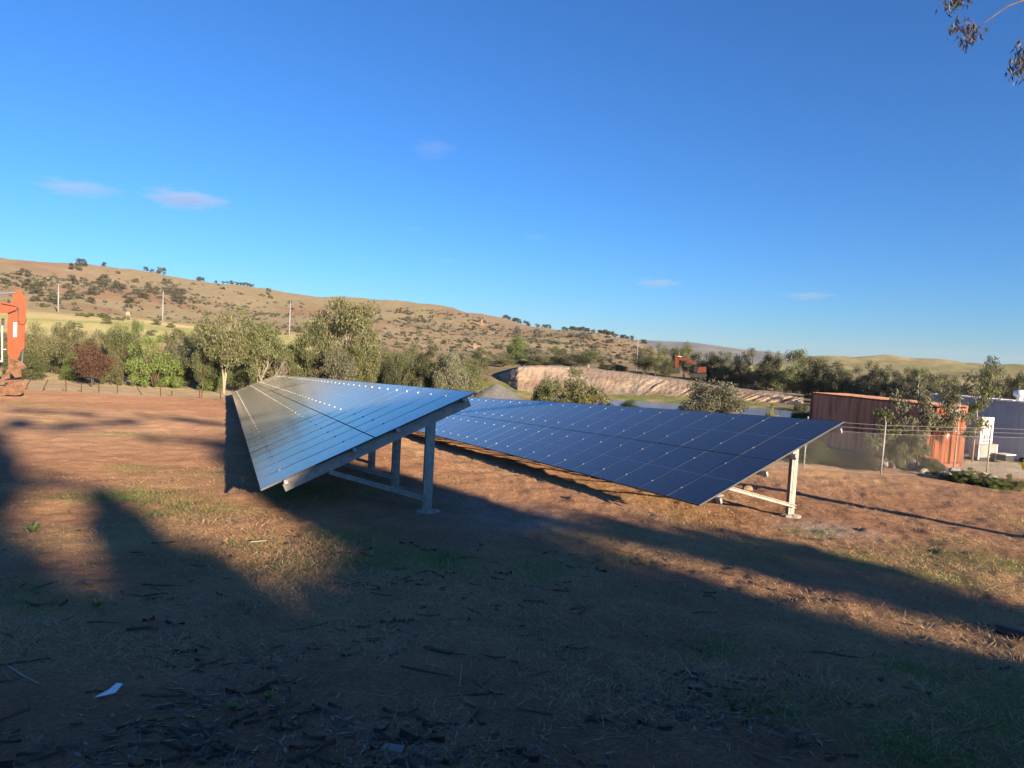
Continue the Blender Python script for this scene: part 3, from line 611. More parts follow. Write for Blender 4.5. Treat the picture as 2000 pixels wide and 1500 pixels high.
def tree_proto(kind, seed):
    rng = np.random.RandomState(seed); mb = MB(); cl = []
    if kind == 'gum':
        nst = 2+seed % 3; tips = stems(rng, mb, nst, .17, None, .50, .30, .38, .011, 11); n, leaf = 9500, .032
        for t in tips: cl.append((*t, .11+.06*rng.rand(), .09+.05*rng.rand()))
    elif kind == 'tall':
        nst = 3; tips = stems(rng, mb, nst, .15, None, .55, .26, .36, .0105, 14); n, leaf = 12000, .030
        for t in tips: cl.append((*t, .075+.055*rng.rand(), .06+.045*rng.rand()))
    elif kind == 'dense':
        nst = 2; tips = stems(rng, mb, nst, .14, None, .42, .30, .46, .022, 12); n, leaf = 8500, .034
        for t in tips: cl.append((*t, .11+.06*rng.rand(), .09+.05*rng.rand()))
        for q in range(10): cl.append((*(rng.normal(size=2)*.20), .12+.25*rng.rand(), .13, .10))
    elif kind == 'round':
        n, leaf = 26000, .035
        for q in range(4): ph = q*1.6; mb.tube([(0, 0, 0), (math.cos(ph)*.12, math.sin(ph)*.12, .3), (math.cos(ph)*.25, math.sin(ph)*.25, .6)], [.02, .014, .006], 5)
        for q in range(60):
            d = rdir(rng, 1)[0]; d[2] = abs(d[2]); rr = .55+.45*rng.rand(); cl.append((d[0]*.50*rr, d[1]*.50*rr, .08+d[2]*.80*rr, .16, .14))
    elif kind == 'willow':
        n, leaf = 13000, .034
        for q in range(7): ph = q*.9; mb.tube([(0, 0, 0), (math.cos(ph)*.2, math.sin(ph)*.2, .35), (math.cos(ph)*.5, math.sin(ph)*.5, .8)], [.02, .012, .004], 5)
        for q in range(60):
            d = rdir(rng, 1)[0]; d[2] = abs(d[2]); rr = .4+.6*rng.rand(); cl.append((d[0]*.8*rr, d[1]*.8*rr, .06+d[2]*.84*rr, .13, .10))
    elif kind == 'shrub':
        n, leaf = 420, .16
        mb.tube([(0, 0, 0), (.02, 0, .4)], [.03, .015], 4)
        for q in range(9):
            d = rdir(rng, 1)[0]; d[2] = abs(d[2]); cl.append((d[0]*.34, d[1]*.34, .18+d[2]*.55, .22, .18))
    elif kind == 'bare':
        tips = stems(rng, mb, 4, .30, None, .5, .40, .42, .016, 8); n, leaf = 900, .030
        for t in tips: cl.append((*t, .10, .08))
        for t in tips:
            for q in range(3): mb.tube([t, t+rng.normal(size=3)*.09+np.array([0, 0, .03])], [.004, .0015], 3)
    C, A, B = leaves_for(rng, cl, n, leaf, .42, .5)
    C[:, 2] = np.maximum(C[:, 2], .01); hmax = np.percentile(C[:, 2], 99.5)
    wid = np.percentile(np.abs(C[:, :2]), 97)
    sc = np.array([.5/wid, .5/wid, 1/hmax]); mb.v = [tuple(np.array(v)*sc) for v in mb.v]   # unit height, unit width
    return mb, C*sc, A, B, sc
CACHE = {}
def tree_meshes(kind, seed, leafm, bark):
    key = (kind, seed, leafm, bark)
    if key not in CACHE:
        mb, C, A, B, sc = tree_proto(kind, seed)
        CACHE[key] = (mb.mesh('trunk', M[bark], True), quads('crown', C, A*1.1, B*1.1, L[leafm]))
    return CACHE[key]
def tree(name, label, cat, base, h, w, kind, seed, leafm, bark='bark_pale', group=None, rot=None, parts=True):
    tm, cm = tree_meshes(kind, seed, leafm, bark); rz = random.Random(hash((round(base[0], 1), round(base[1], 1))) & 0xffff).random()*6.28 if rot is None else rot
    if not parts:
        o = link(name, cm); o.location = base; o.scale = (w, w, h); o.rotation_euler = (0, 0, rz); return tag(o, label, cat, group)
    t = thing(name, label, cat, base, group); t.rotation_euler = (0, 0, rz); t.scale = (w, w, h)
    link('trunk', tm, t); link('crown', cm, t); return t
def ptree(px, ytop, ybase_r, wpx, kind, seed, leafm, bark, name, label, cat='tree', group=None, sink=0.0, rot=None):
    """a tree whose foot stands on the terrain at distance r under column px, reaching up to row ytop"""
    r = ybase_r; b = T(px, r); px2 = px
    for _ in range(4):       # the picture is rolled: shift the column so that the crown, not the horizon point, sits at px
        ymid = ytop*.6+0.4*(horizon(px)-b.z*FPX/(r*math.cos(az_of(px)))); px2 = px+(horizon(px)-ymid)*-.056; b = T(px2, r)
    dep = r*math.cos(az_of(px2)); top = at(px, ytop, r)[2]; h = max(.4, top-b.z)*1.03; b.z -= .05+sink
    return tree(name, label, cat, b, h+sink, wpx*dep/FPX, kind, seed, leafm, bark, group, rot)

GB = 'trees of the creek belt behind the yard'
BELT = [
 # px, ytop, r, width px, kind, seed, leaf, bark, label
 (76, 634, 86, 58, 'gum', 11, 'gum_olive', 'bark_dark', 'olive gum tree just right of the orange excavator arm'),
 (126, 632, 89, 46, 'gum', 12, 'gum_olive', 'bark_pale', 'narrow olive gum tree left of the red brown tree'),
 (178, 668, 77, 62, 'gum', 13, 'red', 'bark_dark', 'red brown leaved small tree in the belt behind the fence'),
 (158, 652, 97, 60, 'dense', 21, 'gum', 'bark_dark', 'olive tree rising behind the red brown tree'),
 (232, 640, 90, 66, 'gum', 14, 'gum', 'bark_dark', 'broad olive gum tree right of the red brown tree'),
 (267, 629, 99, 36, 'dense', 22, 'green', 'bark_pale', 'tall green tree standing behind the weeping green tree'),
 (300, 660, 82, 92, 'willow', 31, 'green', 'bark_dark', 'wide bright green weeping tree in the belt'),
 (200, 655, 103, 60, 'dense', 23, 'gum_olive', 'bark_dark', None),
 (345, 648, 108, 50, 'gum', 12, 'gum_olive', 'bark_pale', None),
 (352, 664, 84, 40, 'gum', 15, 'grey', 'bark_pale', 'small tree with forked white trunk right of the weeping green tree'),
 (385, 638, 92, 56, 'dense', 24, 'gum', 'bark_dark', 'dark green tree left of the tall forked gum'),
 (396, 668, 79, 46, 'gum', 16, 'gum', 'bark_dark', 'small gum with a black and white trunk by the fence end'),
 (440, 607, 77, 92, 'tall', 41, 'gum_olive', 'bark_pale', 'tall forked gum with pale trunks at the far end of the left panel row'),
 (508, 628, 78, 96, 'tall', 42, 'gum', 'bark_pale', 'round topped gum rising directly behind the far end of the left panel row'),
 (418, 690, 82, 50, 'round', 51, 'green', 'bark_dark', None),
 (480, 690, 84, 60, 'dense', 25, 'gum', 'bark_dark', None),
 (545, 676, 79, 40, 'bare', 61, 'red', 'bark_pale', 'half bare tree with brown twigs between the two tall gums'),
 (578, 676, 86, 62, 'round', 52, 'green', 'bark_dark', 'bright green bushy tree left of the tallest gum'),
 (612, 634, 84, 76, 'tall', 43, 'gum', 'bark_pale', 'gum leaning on the left side of the tallest gum'),
 (672, 591, 87, 120, 'tall', 44, 'gum_olive', 'bark_pale', 'tallest gum of the belt, with a rounded crown above the left panel row'),
 (655, 678, 80, 66, 'gum', 14, 'grey', 'bark_pale', 'pale stemmed low gum under the tallest gum'),
 (706, 668, 84, 62, 'gum', 15, 'gum', 'bark_pale', 'white limbed gum at the right foot of the tallest gum'),
 (742, 694, 92, 64, 'dense', 26, 'gum_olive', 'bark_dark', None),
 (762, 712, 82, 44, 'round', 53, 'dark', 'bark_dark', 'low dark rounded bush right of the tallest gum'),
 (797, 674, 87, 52, 'gum', 11, 'gum', 'bark_dark', 'dark trunked gum behind the top edge of the left panel row'),
 (845, 678, 86, 66, 'dense', 27, 'dark', 'bark_dark', 'dense dark green tree behind the top corner of the left panel row'),
 (882, 694, 84, 60, 'round', 54, 'grey', 'bark_dark', 'olive rounded tree at the right end of the belt'),
 (915, 706, 100, 50, 'dense', 28, 'gum', 'bark_dark', None),
 (820, 690, 110, 60, 'dense', 25, 'gum', 'bark_dark', None),
 (530, 668, 100, 60, 'dense', 28, 'gum_olive', 'bark_dark', None),
 (100, 668, 100, 70, 'dense', 25, 'gum', 'bark_dark', None),
 (62, 660, 98, 60, 'dense', 27, 'gum_olive', 'bark_dark', None),
 (318, 684, 96, 60, 'dense', 23, 'gum', 'bark_dark', None),
 (20, 650, 96, 70, 'dense', 24, 'gum', 'bark_dark', None),
 (-40, 640, 92, 80, 'gum', 14, 'gum', 'bark_dark', None),
 (690, 690, 97, 90, 'dense', 26, 'green', 'bark_dark', None),
 (745, 680, 118, 60, 'gum', 15, 'gum_olive', 'bark_dark', None),
 (780, 700, 112, 60, 'dense', 22, 'gum_olive', 'bark_dark', None),
 (60, 690, 82, 46, 'round', 51, 'gum', 'bark_dark', None), (98, 692, 92, 50, 'dense', 24, 'gum_olive', 'bark_dark', None), (142, 690, 84, 40, 'round', 52, 'green', 'bark_dark', None), (215, 690, 82, 40, 'round', 53, 'gum_olive', 'bark_dark', None), (250, 688, 94, 50, 'dense', 27, 'gum', 'bark_dark', None), (330, 694, 84, 50, 'round', 54, 'green', 'bark_dark', None), (370, 692, 86, 46, 'dense', 28, 'gum_olive', 'bark_dark', None), (425, 672, 90, 60, 'dense', 22, 'gum', 'bark_dark', None), (465, 660, 93, 70, 'dense', 25, 'gum_olive', 'bark_dark', None), (560, 700, 82, 46, 'round', 51, 'gum', 'bark_dark', None), (600, 690, 92, 60, 'dense', 21, 'green', 'bark_dark', None), (640, 660, 95, 60, 'dense', 27, 'gum', 'bark_dark', None), (720, 690, 84, 60, 'round', 52, 'gum_olive', 'bark_dark', None), (770, 690, 95, 60, 'dense', 23, 'gum', 'bark_dark', None), (860, 700, 96, 60, 'round', 53, 'gum', 'bark_dark', None), (900, 712, 88, 50, 'round', 51, 'gum_olive', 'bark_dark', None), (35, 680, 84, 50, 'round', 53, 'gum', 'bark_dark', None), (190, 648, 106, 60, 'dense', 28, 'gum', 'bark_dark', None), (240, 640, 108, 50, 'gum', 12, 'green', 'bark_dark', None), (480, 640, 98, 60, 'gum', 15, 'gum_olive', 'bark_dark', None), (925, 700, 125, 60, 'dense', 24, 'gum_olive', 'bark_dark', None), (790, 690, 130, 60, 'dense', 26, 'grey', 'bark_dark', None), (735, 670, 140, 60, 'gum', 13, 'grey', 'bark_dark', None), (650, 640, 120, 60, 'dense', 22, 'gum_olive', 'bark_dark', None),
 # on the flat behind the bank
 (925, 728, 152, 44, 'round', 53, 'gum_olive', 'bark_dark', None), (950, 724, 160, 40, 'round', 54, 'grey', 'bark_dark', None), (972, 716, 165, 36, 'round', 52, 'gum', 'bark_dark', None), (905, 735, 140, 46, 'round', 51, 'gum_olive', 'bark_dark', None),
 (943, 684, 150, 40, 'gum', 12, 'gum', 'bark_pale', 'small pale stemmed gum standing left above the earth bank'),
 (984, 690, 150, 46, 'dense', 23, 'gum_olive', 'bark_dark', 'olive tree behind the left end of the earth bank'),
 (1012, 660, 210, 44, 'round', 52, 'green', 'bark_dark', 'bright green round bush low on the hillside above the earth bank'),
 (1045, 680, 160, 46, 'gum', 16, 'grey', 'bark_pale', None),
 (1088, 679, 165, 56, 'dense', 21, 'gum', 'bark_dark', 'broad olive tree behind the middle of the earth bank'),
 (1020, 697, 165, 50, 'dense', 28, 'grey', 'bark_dark', None),
 (1062, 700, 160, 50, 'round', 54, 'gum_olive', 'bark_dark', None),
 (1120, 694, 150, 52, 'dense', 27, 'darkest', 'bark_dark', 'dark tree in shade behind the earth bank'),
 (1150, 681, 155, 58, 'gum', 13, 'gum', 'bark_pale', 'pale trunked gum group right of the dark shaded tree on the bank'),
 (1182, 700, 160, 40, 'dense', 22, 'dark', 'bark_dark', None),
 (1205, 712, 165, 40, 'round', 51, 'gum_olive', 'bark_dark', None),
 (960, 700, 185, 60, 'dense', 26, 'gum_olive', 'bark_dark', None),
 (910, 690, 170, 60, 'dense', 22, 'grey', 'bark_dark', None),
]
for i, (px, yt, r, wp, kd, sd, lf, bk, lab) in enumerate(BELT):
    nm = {'gum': 'gum_tree', 'tall': 'gum_tree', 'dense': 'bushy_tree', 'willow': 'weeping_tree', 'round': 'rounded_bush', 'bare': 'half_bare_tree'}[kd]
    ptree(px, yt, r, wp, kd, sd, lf, bk, nm, lab or 'plain olive or green tree filling the belt between the named trees', 'bush' if kd == 'round' else 'tree', GB)
GD = 'dark trees in the row behind the earth bank'
ROW = [
 (1258, 684, 158, 46, 'gum', 11, 'dark', 'spreading dark tree beside the white pole on the bank'),
 (1282, 674, 165, 50, 'dense', 21, 'gum', None), (1310, 682, 170, 46, 'dense', 22, 'dark', None),
 (1338, 672, 172, 44, 'gum', 14, 'gum', 'tallest gum behind the distant red excavator'), (1366, 690, 165, 44, 'dense', 23, 'dark', None),
 (1392, 688, 165, 48, 'dense', 24, 'dark', None), (1420, 690, 162, 46, 'dense', 25, 'gum', None), (1446, 692, 158, 42, 'dense', 26, 'dark', None),
 (1470, 684, 155, 54, 'dense', 27, 'gum_olive', 'brownish topped tree in the middle of the dark row'), (1498, 690, 152, 44, 'dense', 28, 'dark', None), (1516, 692, 160, 40, 'dense', 21, 'gum', None),
 (1552, 686, 150, 64, 'dense', 22, 'gum', 'tallest and fullest tree in the dark row, left of the rusty container'), (1582, 700, 150, 46, 'dense', 23, 'dark', None), (1608, 704, 148, 44, 'dense', 24, 'dark', None),
 (1640, 716, 146, 46, 'dense', 25, 'dark', None), (1672, 718, 145, 46, 'dense', 26, 'gum', None), (1702, 710, 145, 44, 'dense', 27, 'dark', None), (1735, 718, 142, 46, 'dense', 28, 'dark', None),
 (1768, 722, 140, 46, 'dense', 21, 'dark', None), (1800, 722, 140, 46, 'dense', 22, 'gum', None), (1832, 732, 138, 44, 'dense', 23, 'dark', None), (1862, 736, 140, 40, 'dense', 24, 'dark', None),
 (1936, 702, 120, 60, 'dense', 25, 'dark', 'tall dark tree standing above the blue grey shed'), (1974, 738, 110, 44, 'dense', 26, 'dark', None), (2000, 732, 108, 46, 'gum', 12, 'dark', None), (1905, 738, 130, 40, 'dense', 27, 'gum', None),
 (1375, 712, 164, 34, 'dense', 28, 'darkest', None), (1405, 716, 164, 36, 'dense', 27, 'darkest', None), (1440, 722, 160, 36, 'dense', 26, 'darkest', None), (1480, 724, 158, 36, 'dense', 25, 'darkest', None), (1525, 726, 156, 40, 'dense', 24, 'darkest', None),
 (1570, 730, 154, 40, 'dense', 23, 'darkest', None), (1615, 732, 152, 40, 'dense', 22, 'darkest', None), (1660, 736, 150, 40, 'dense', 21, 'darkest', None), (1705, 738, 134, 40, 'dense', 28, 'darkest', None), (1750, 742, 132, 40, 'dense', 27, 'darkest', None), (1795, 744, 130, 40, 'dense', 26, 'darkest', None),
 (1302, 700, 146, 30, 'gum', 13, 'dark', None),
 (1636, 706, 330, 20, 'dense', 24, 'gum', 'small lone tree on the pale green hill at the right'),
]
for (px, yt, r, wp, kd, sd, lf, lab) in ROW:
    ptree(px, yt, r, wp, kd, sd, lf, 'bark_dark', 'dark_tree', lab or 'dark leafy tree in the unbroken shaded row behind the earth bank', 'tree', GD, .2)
# bushes in front of the pond
ptree(1118, 724, 74, 118, 'willow', 32, 'gum_olive', 'bark_dark', 'willowy_bush', 'wide olive twiggy bush in front of the earth bank', 'bush', sink=.3)
ptree(1062, 745, 73, 46, 'round', 53, 'gum', 'bark_dark', 'rounded_bush', 'smaller dark green bush at the left side of the wide twiggy bush', 'bush', sink=.2)
ptree(1160, 772, 71, 60, 'willow', 31, 'yellow', 'bark_dark', 'low_shrub', 'low yellow green shrub at the foot of the wide twiggy bush', 'shrub', sink=.2)
ptree(1386, 750, 62, 112, 'round', 54, 'grey', 'bark_dark', 'rounded_bush', 'full round light green bush behind the right panel row', 'bush', sink=.3)
ptree(1231, 783, 72, 46, 'round', 51, 'dark', 'bark_dark', 'low_shrub', 'small dark tuft in front of the pond', 'shrub', sink=.1)
ptree(1568, 792, 46, 42, 'round', 52, 'dark', 'bark_dark', 'rounded_bush', 'dark bush at the left end of the rusty container', 'bush', sink=.2)
ptree(1508, 789, 58, 26, 'willow', 32, 'yellow', 'bark_dark', 'low_shrub', 'yellowish shrub on the low clay heap', 'shrub', sink=.1)

# shrubs on the hill: countable dots, each its own object, sharing a few meshes
rngh = np.random.RandomState(5)
def hill_shrub(x, y, h, w, label, group, sd, lf='hill'):
    tm, cm = tree_meshes('shrub', sd, lf, 'bark_dark'); o = link('hill_shrub', cm); o.location = (x, y, float(gzr(x, y)[0])-.15*h); o.scale = (w, w, h); o.rotation_euler = (0, 0, rngh.rand()*6.28); return tag(o, label, 'shrub', group)
cnt = 0
LEFT_CL = [(20, 545), (60, 560), (90, 552), (130, 575), (170, 545), (200, 560), (215, 545), (240, 555), (250, 575), (280, 575), (300, 562), (315, 565), (345, 580), (150, 580), (110, 560), (40, 570), (75, 575), (185, 580), (225, 570), (265, 585), (370, 585), (395, 588)]
while cnt < 195:
    if cnt < 100:
        c = LEFT_CL[rngh.randint(len(LEFT_CL))]; px, py = c[0]+rngh.normal()*24, c[1]+rngh.normal()*12
        gl = ('grey green shrub dotted over the left half of the dry hill', 'shrubs on the left half of the hill')
    else:
        px = 700+rngh.rand()*560; lo = np.interp(px, [700, 800, 1000, 1250], [602, 605, 632, 672]); py = lo+4+rngh.rand()**1.1*np.interp(px, [700, 1000, 1250], [75, 70, 35])
        gl = ('small scrubby bush on the rocky right half of the hill', 'shrubs on the right half of the hill')
    p = GH(px, py); r = math.hypot(p.x, p.y)
    if r > 850 or r < 260: continue
    s = r/1295*(5+rngh.rand()**1.6*11)*(1.0 if cnt < 100 else .8)
    hill_shrub(p.x, p.y, s*.85, s*1.15, *gl, 71+rngh.randint(3), 'hill'); cnt += 1
for px in list(rngh.uniform(985, 1262, 46)):
    y = np.interp(px, [985, 1050, 1150, 1250, 1265], [624, 633, 650, 671, 674]); p = GH(px, y-4); s = math.hypot(p.x, p.y)/1295*(5+5*rngh.rand())
    hill_shrub(p.x, p.y, s*1.0, s*1.3, 'dark shrub on the skyline of the hill descending to the right', 'shrubs on the falling skyline', 71+rngh.randint(3), 'dark')
for px, py, s in [(157, 521, 14), (206, 520, 8), (283, 528, 8), (297, 528, 6), (314, 530, 14), (390, 540, 9), (394, 545, 8), (421, 546, 5), (436, 548, 5), (444, 549, 5), (453, 550, 8), (462, 553, 6), (468, 553, 6), (474, 554, 6), (480, 555, 7), (487, 556, 6), (494, 557, 6), (525, 572, 8), (522, 578, 6), (528, 585, 7)]:
    p = GH(px, py-2); s *= 1.05*math.hypot(p.x, p.y)/1295
    hill_shrub(p.x, p.y, s*.9, s*1.1, 'dark shrub near the grassy skyline of the left hilltop', 'shrubs on the grassy hilltop', 71+rngh.randint(3), 'dark')
for px in np.linspace(152, 245, 14):
    p = GH(px+rngh.normal()*3, np.interp(px, [152, 245], [616, 624])+rngh.normal()*1.5); s = math.hypot(p.x, p.y)/1295*(6+5*rngh.rand())
    hill_shrub(p.x, p.y, s*.7, s*1.3, 'low green bush in the line across the striped field', 'bushes across the field', 71+rngh.randint(3), 'gum')
for px, py in [(60, 662), (150, 640), (205, 632), (335, 640), (300, 634), (345, 655), (298, 655), (85, 600), (98, 580), (555, 640), (590, 650), (575, 648), (600, 640), (545, 655), (760, 660), (800, 668), (840, 665), (870, 672), (720, 655), (895, 680), (780, 680), (820, 655), (910, 668), (940, 690), (975, 682), (860, 650)]:
    p = GH(px, py); s = math.hypot(p.x, p.y)/1295*(9+8*rngh.rand())
    hill_shrub(p.x, p.y, s*.8, s*1.2, 'olive bush on the slope between the creek belt and the hill', 'bushes at the foot of the hill', 71+rngh.randint(3), 'gum_olive')

# shading trees: gums standing behind and to the right of the camera whose shadows fall across the yard
HS = np.array([math.sin(SUN_AZ), math.cos(SUN_AZ)]); EU = np.array([-HS[1], HS[0]])
def sunside(u, h, A):    # point at distance A towards the sun, offset u across it, height h given for A = 45
    p = HS*A+EU*u; return np.array([p[0], p[1], h+(A-45)*math.tan(SUN_EL)])
def shade_tree(label, A, u0, clumps, leaf=.17, dens=95, seed=0, depth=1.3, bark='bark_pale'):
    rng = np.random.RandomState(seed); f = sunside(u0, 0, A); base = (f[0], f[1], g1(f[0], f[1])); t = thing('gum_tree', label, 'tree', base, 'gum trees standing behind the photographer')
    mb = MB(); top = max(c[1] for c in clumps); tp = sunside(u0, top*.55, A); mid = (np.array(base)*.5+tp*.5)+np.array([.2, .15, 0])
    mb.tube([np.array(base)-np.array([0, 0, .3]), mid, tp], [.28, .20, .12], 9); cl = []; n = 0
    for (u, h, ru, rh) in clumps:
        dA = rng.uniform(-depth, depth); c = sunside(u, h, A+dA); cl.append((c, ru, rh)); n += int(dens*ru*rh*10)+25
    # limbs: every clump hangs on the nearest piece of wood already grown
    nodes_ = [(mid+(tp-mid)*f, .10) for f in (.2, .5, .8, 1.0)]
    for c, ru, rh in sorted(cl, key=lambda q: np.linalg.norm(q[0]-tp)):
        k_ = min(range(len(nodes_)), key=lambda q: np.linalg.norm(nodes_[q][0]-c)); st, r_ = nodes_[k_]; r2 = max(.018, r_*.72)
        mb.tube([st, st*.5+c*.5+rng.normal(size=3)*.08, c], [r_*.8, r2, r2*.8], 6); nodes_.append((c, r2))
    part('trunk', mb, M[bark], t, True)
    w = np.array([ru*rh for _, ru, rh in cl]); k = rng.choice(len(cl), n, p=w/w.sum()); Cc = np.array([c for c, _, _ in cl])[k]; RU = np.array([a for _, a, _ in cl])[k]; RH = np.array([b for _, _, b in cl])[k]
    d = rdir(rng, n)*(rng.rand(n)**.42)[:, None]
    C = Cc+np.c_[d[:, 0]*RU, d[:, 1]*RU, d[:, 2]*RH]
    a = rdir(rng, n); a[:, 2] -= .6; a /= np.linalg.norm(a, axis=1)[:, None]; b = np.cross(a, rdir(rng, n)); b /= np.linalg.norm(b, axis=1)[:, None]+1e-9; s = leaf*(.6+.8*rng.rand(n))[:, None]
    o = link('crown', quads('crown', C-np.array(base), a*s, b*s*.45, L['dark']), t); return t
def fill(poly, step, seed, jit=.35, rr=.62):
    """clump centres filling a polygon of the (u, h) plane"""
    rng = np.random.RandomState(seed); P = np.array(poly); out = []
    for u in np.arange(P[:, 0].min(), P[:, 0].max()+.01, step):
        for h in np.arange(P[:, 1].min(), P[:, 1].max()+.01, step):
            uu, hh = u+rng.normal()*jit*step, h+rng.normal()*jit*step; ins = False
            for i in range(len(P)):
                (x1, y1), (x2, y2) = P[i], P[i-1]
                if (y1 > hh) != (y2 > hh) and uu < (x2-x1)*(hh-y1)/(y2-y1)+x1: ins = not ins
            if ins: out.append((uu, hh, step*rr*(1.2+.3*rng.rand()), step*rr*(1.2+.3*rng.rand())))
    return out
shade_tree('leafy gum behind the photographer with the widest low crown', 45, 6.2, fill([(2.6, 4.5), (8.8, 4.5), (8.4, 7.7), (8.3, 7.95), (8.0, 8.25), (7.6, 8.45), (7.8, 8.8), (8.5, 9.25), (9.0, 9.9), (9.2, 11.2), (8.5, 12.1), (7.0, 12.5), (5.7, 12.2), (4.8, 11.4), (4.6, 10.8), (4.45, 10.2), (4.4, 9.8), (4.1, 9.45), (3.85, 9.0), (3.3, 8.85), (2.6, 8.85)], .52, 1), seed=1)
shade_tree('gum behind the photographer with a rounded low crown', 41, 1.6, fill([(-1.4, 4.5), (4.5, 4.5), (4.3, 8.65), (3.3, 8.85), (2.75, 8.92), (2.35, 9.18), (2.0, 9.55), (1.8, 9.9), (1.45, 10.3), (1.2, 10.3), (1.2, 9.5), (.75, 9.15), (.25, 9.35), (.1, 10.3), (-1.4, 10.6)], .52, 2)+[(1.45, 10.55, .36, .2), (.8, 10.9, .3, .12)], seed=2)
shade_tree('slender gum behind the photographer, its crown a tall column', 48, 10.4, fill([(10.1, 5), (11.8, 5), (11.6, 7.7), (12.4, 8.1), (12.5, 8.45), (10.6, 8.75), (9.4, 9.2), (9.0, 9.8), (8.4, 9.5), (8.8, 9.1), (9.15, 8.6), (9.8, 8.2), (10.05, 7.8)], .45, 3), seed=3, leaf=.15)
shade_tree('tallest gum behind the photographer with open spreading limbs', 52, -.6, fill([(-1.6, 8), (.1, 8), (.1, 11), (.15, 12.2), (-.1, 12.9), (-1.6, 13.2)], .55, 4)+[(.2, 15.2, .6, .17), (1.2, 15.05, .6, .15), (2.9, 14.75, .6, .18), (2.2, 14.95, .5, .14), (4.1, 13.95, .6, .30), (3.2, 13.75, .45, .22), (2.0, 13.6, .7, .26), (1.2, 13.3, .4, .2), (.2, 13.7, .6, .4), (4.0, 12.5, .45, .15), (5.0, 12.35, .55, .17), (5.8, 12.2, .5, .2), (.4, 11.0, .6, .17), (5.4, 14.6, .6, .12), (6.6, 14.3, .7, .18), (7.8, 13.7, .6, .2), (7.2, 14.0, .5, .16)], seed=4)

shade_tree('added unseen gum behind the photographer whose wide low crown closes leaks of sun', 57, 3.4, fill([(-1.6, 3), (8.0, 3), (7.9, 7.8), (7.3, 8.15), (6.7, 8.5), (5, 8.65), (4.2, 8.75), (3.6, 8.72), (3.0, 8.7), (2.4, 8.85), (2.0, 9.1), (1.2, 9.05), (.2, 9.05), (-1.6, 9.6)], .58, 5), seed=5, leaf=.22, depth=2.0)  # unseen second layer, added to stop sun leaking through the nearer crowns
shade_tree('added unseen gum behind the photographer whose compact crown keeps the left panel row shaded', 62, 6.6, fill([(4.6, 8), (7.9, 8), (8.6, 9.4), (8.8, 11), (7.4, 12.1), (5.8, 11.9), (4.9, 11), (4.7, 9.6)], .55, 6), seed=6, leaf=.22, depth=1.6)  # another added unseen crown, thickening the shade over the left panel row

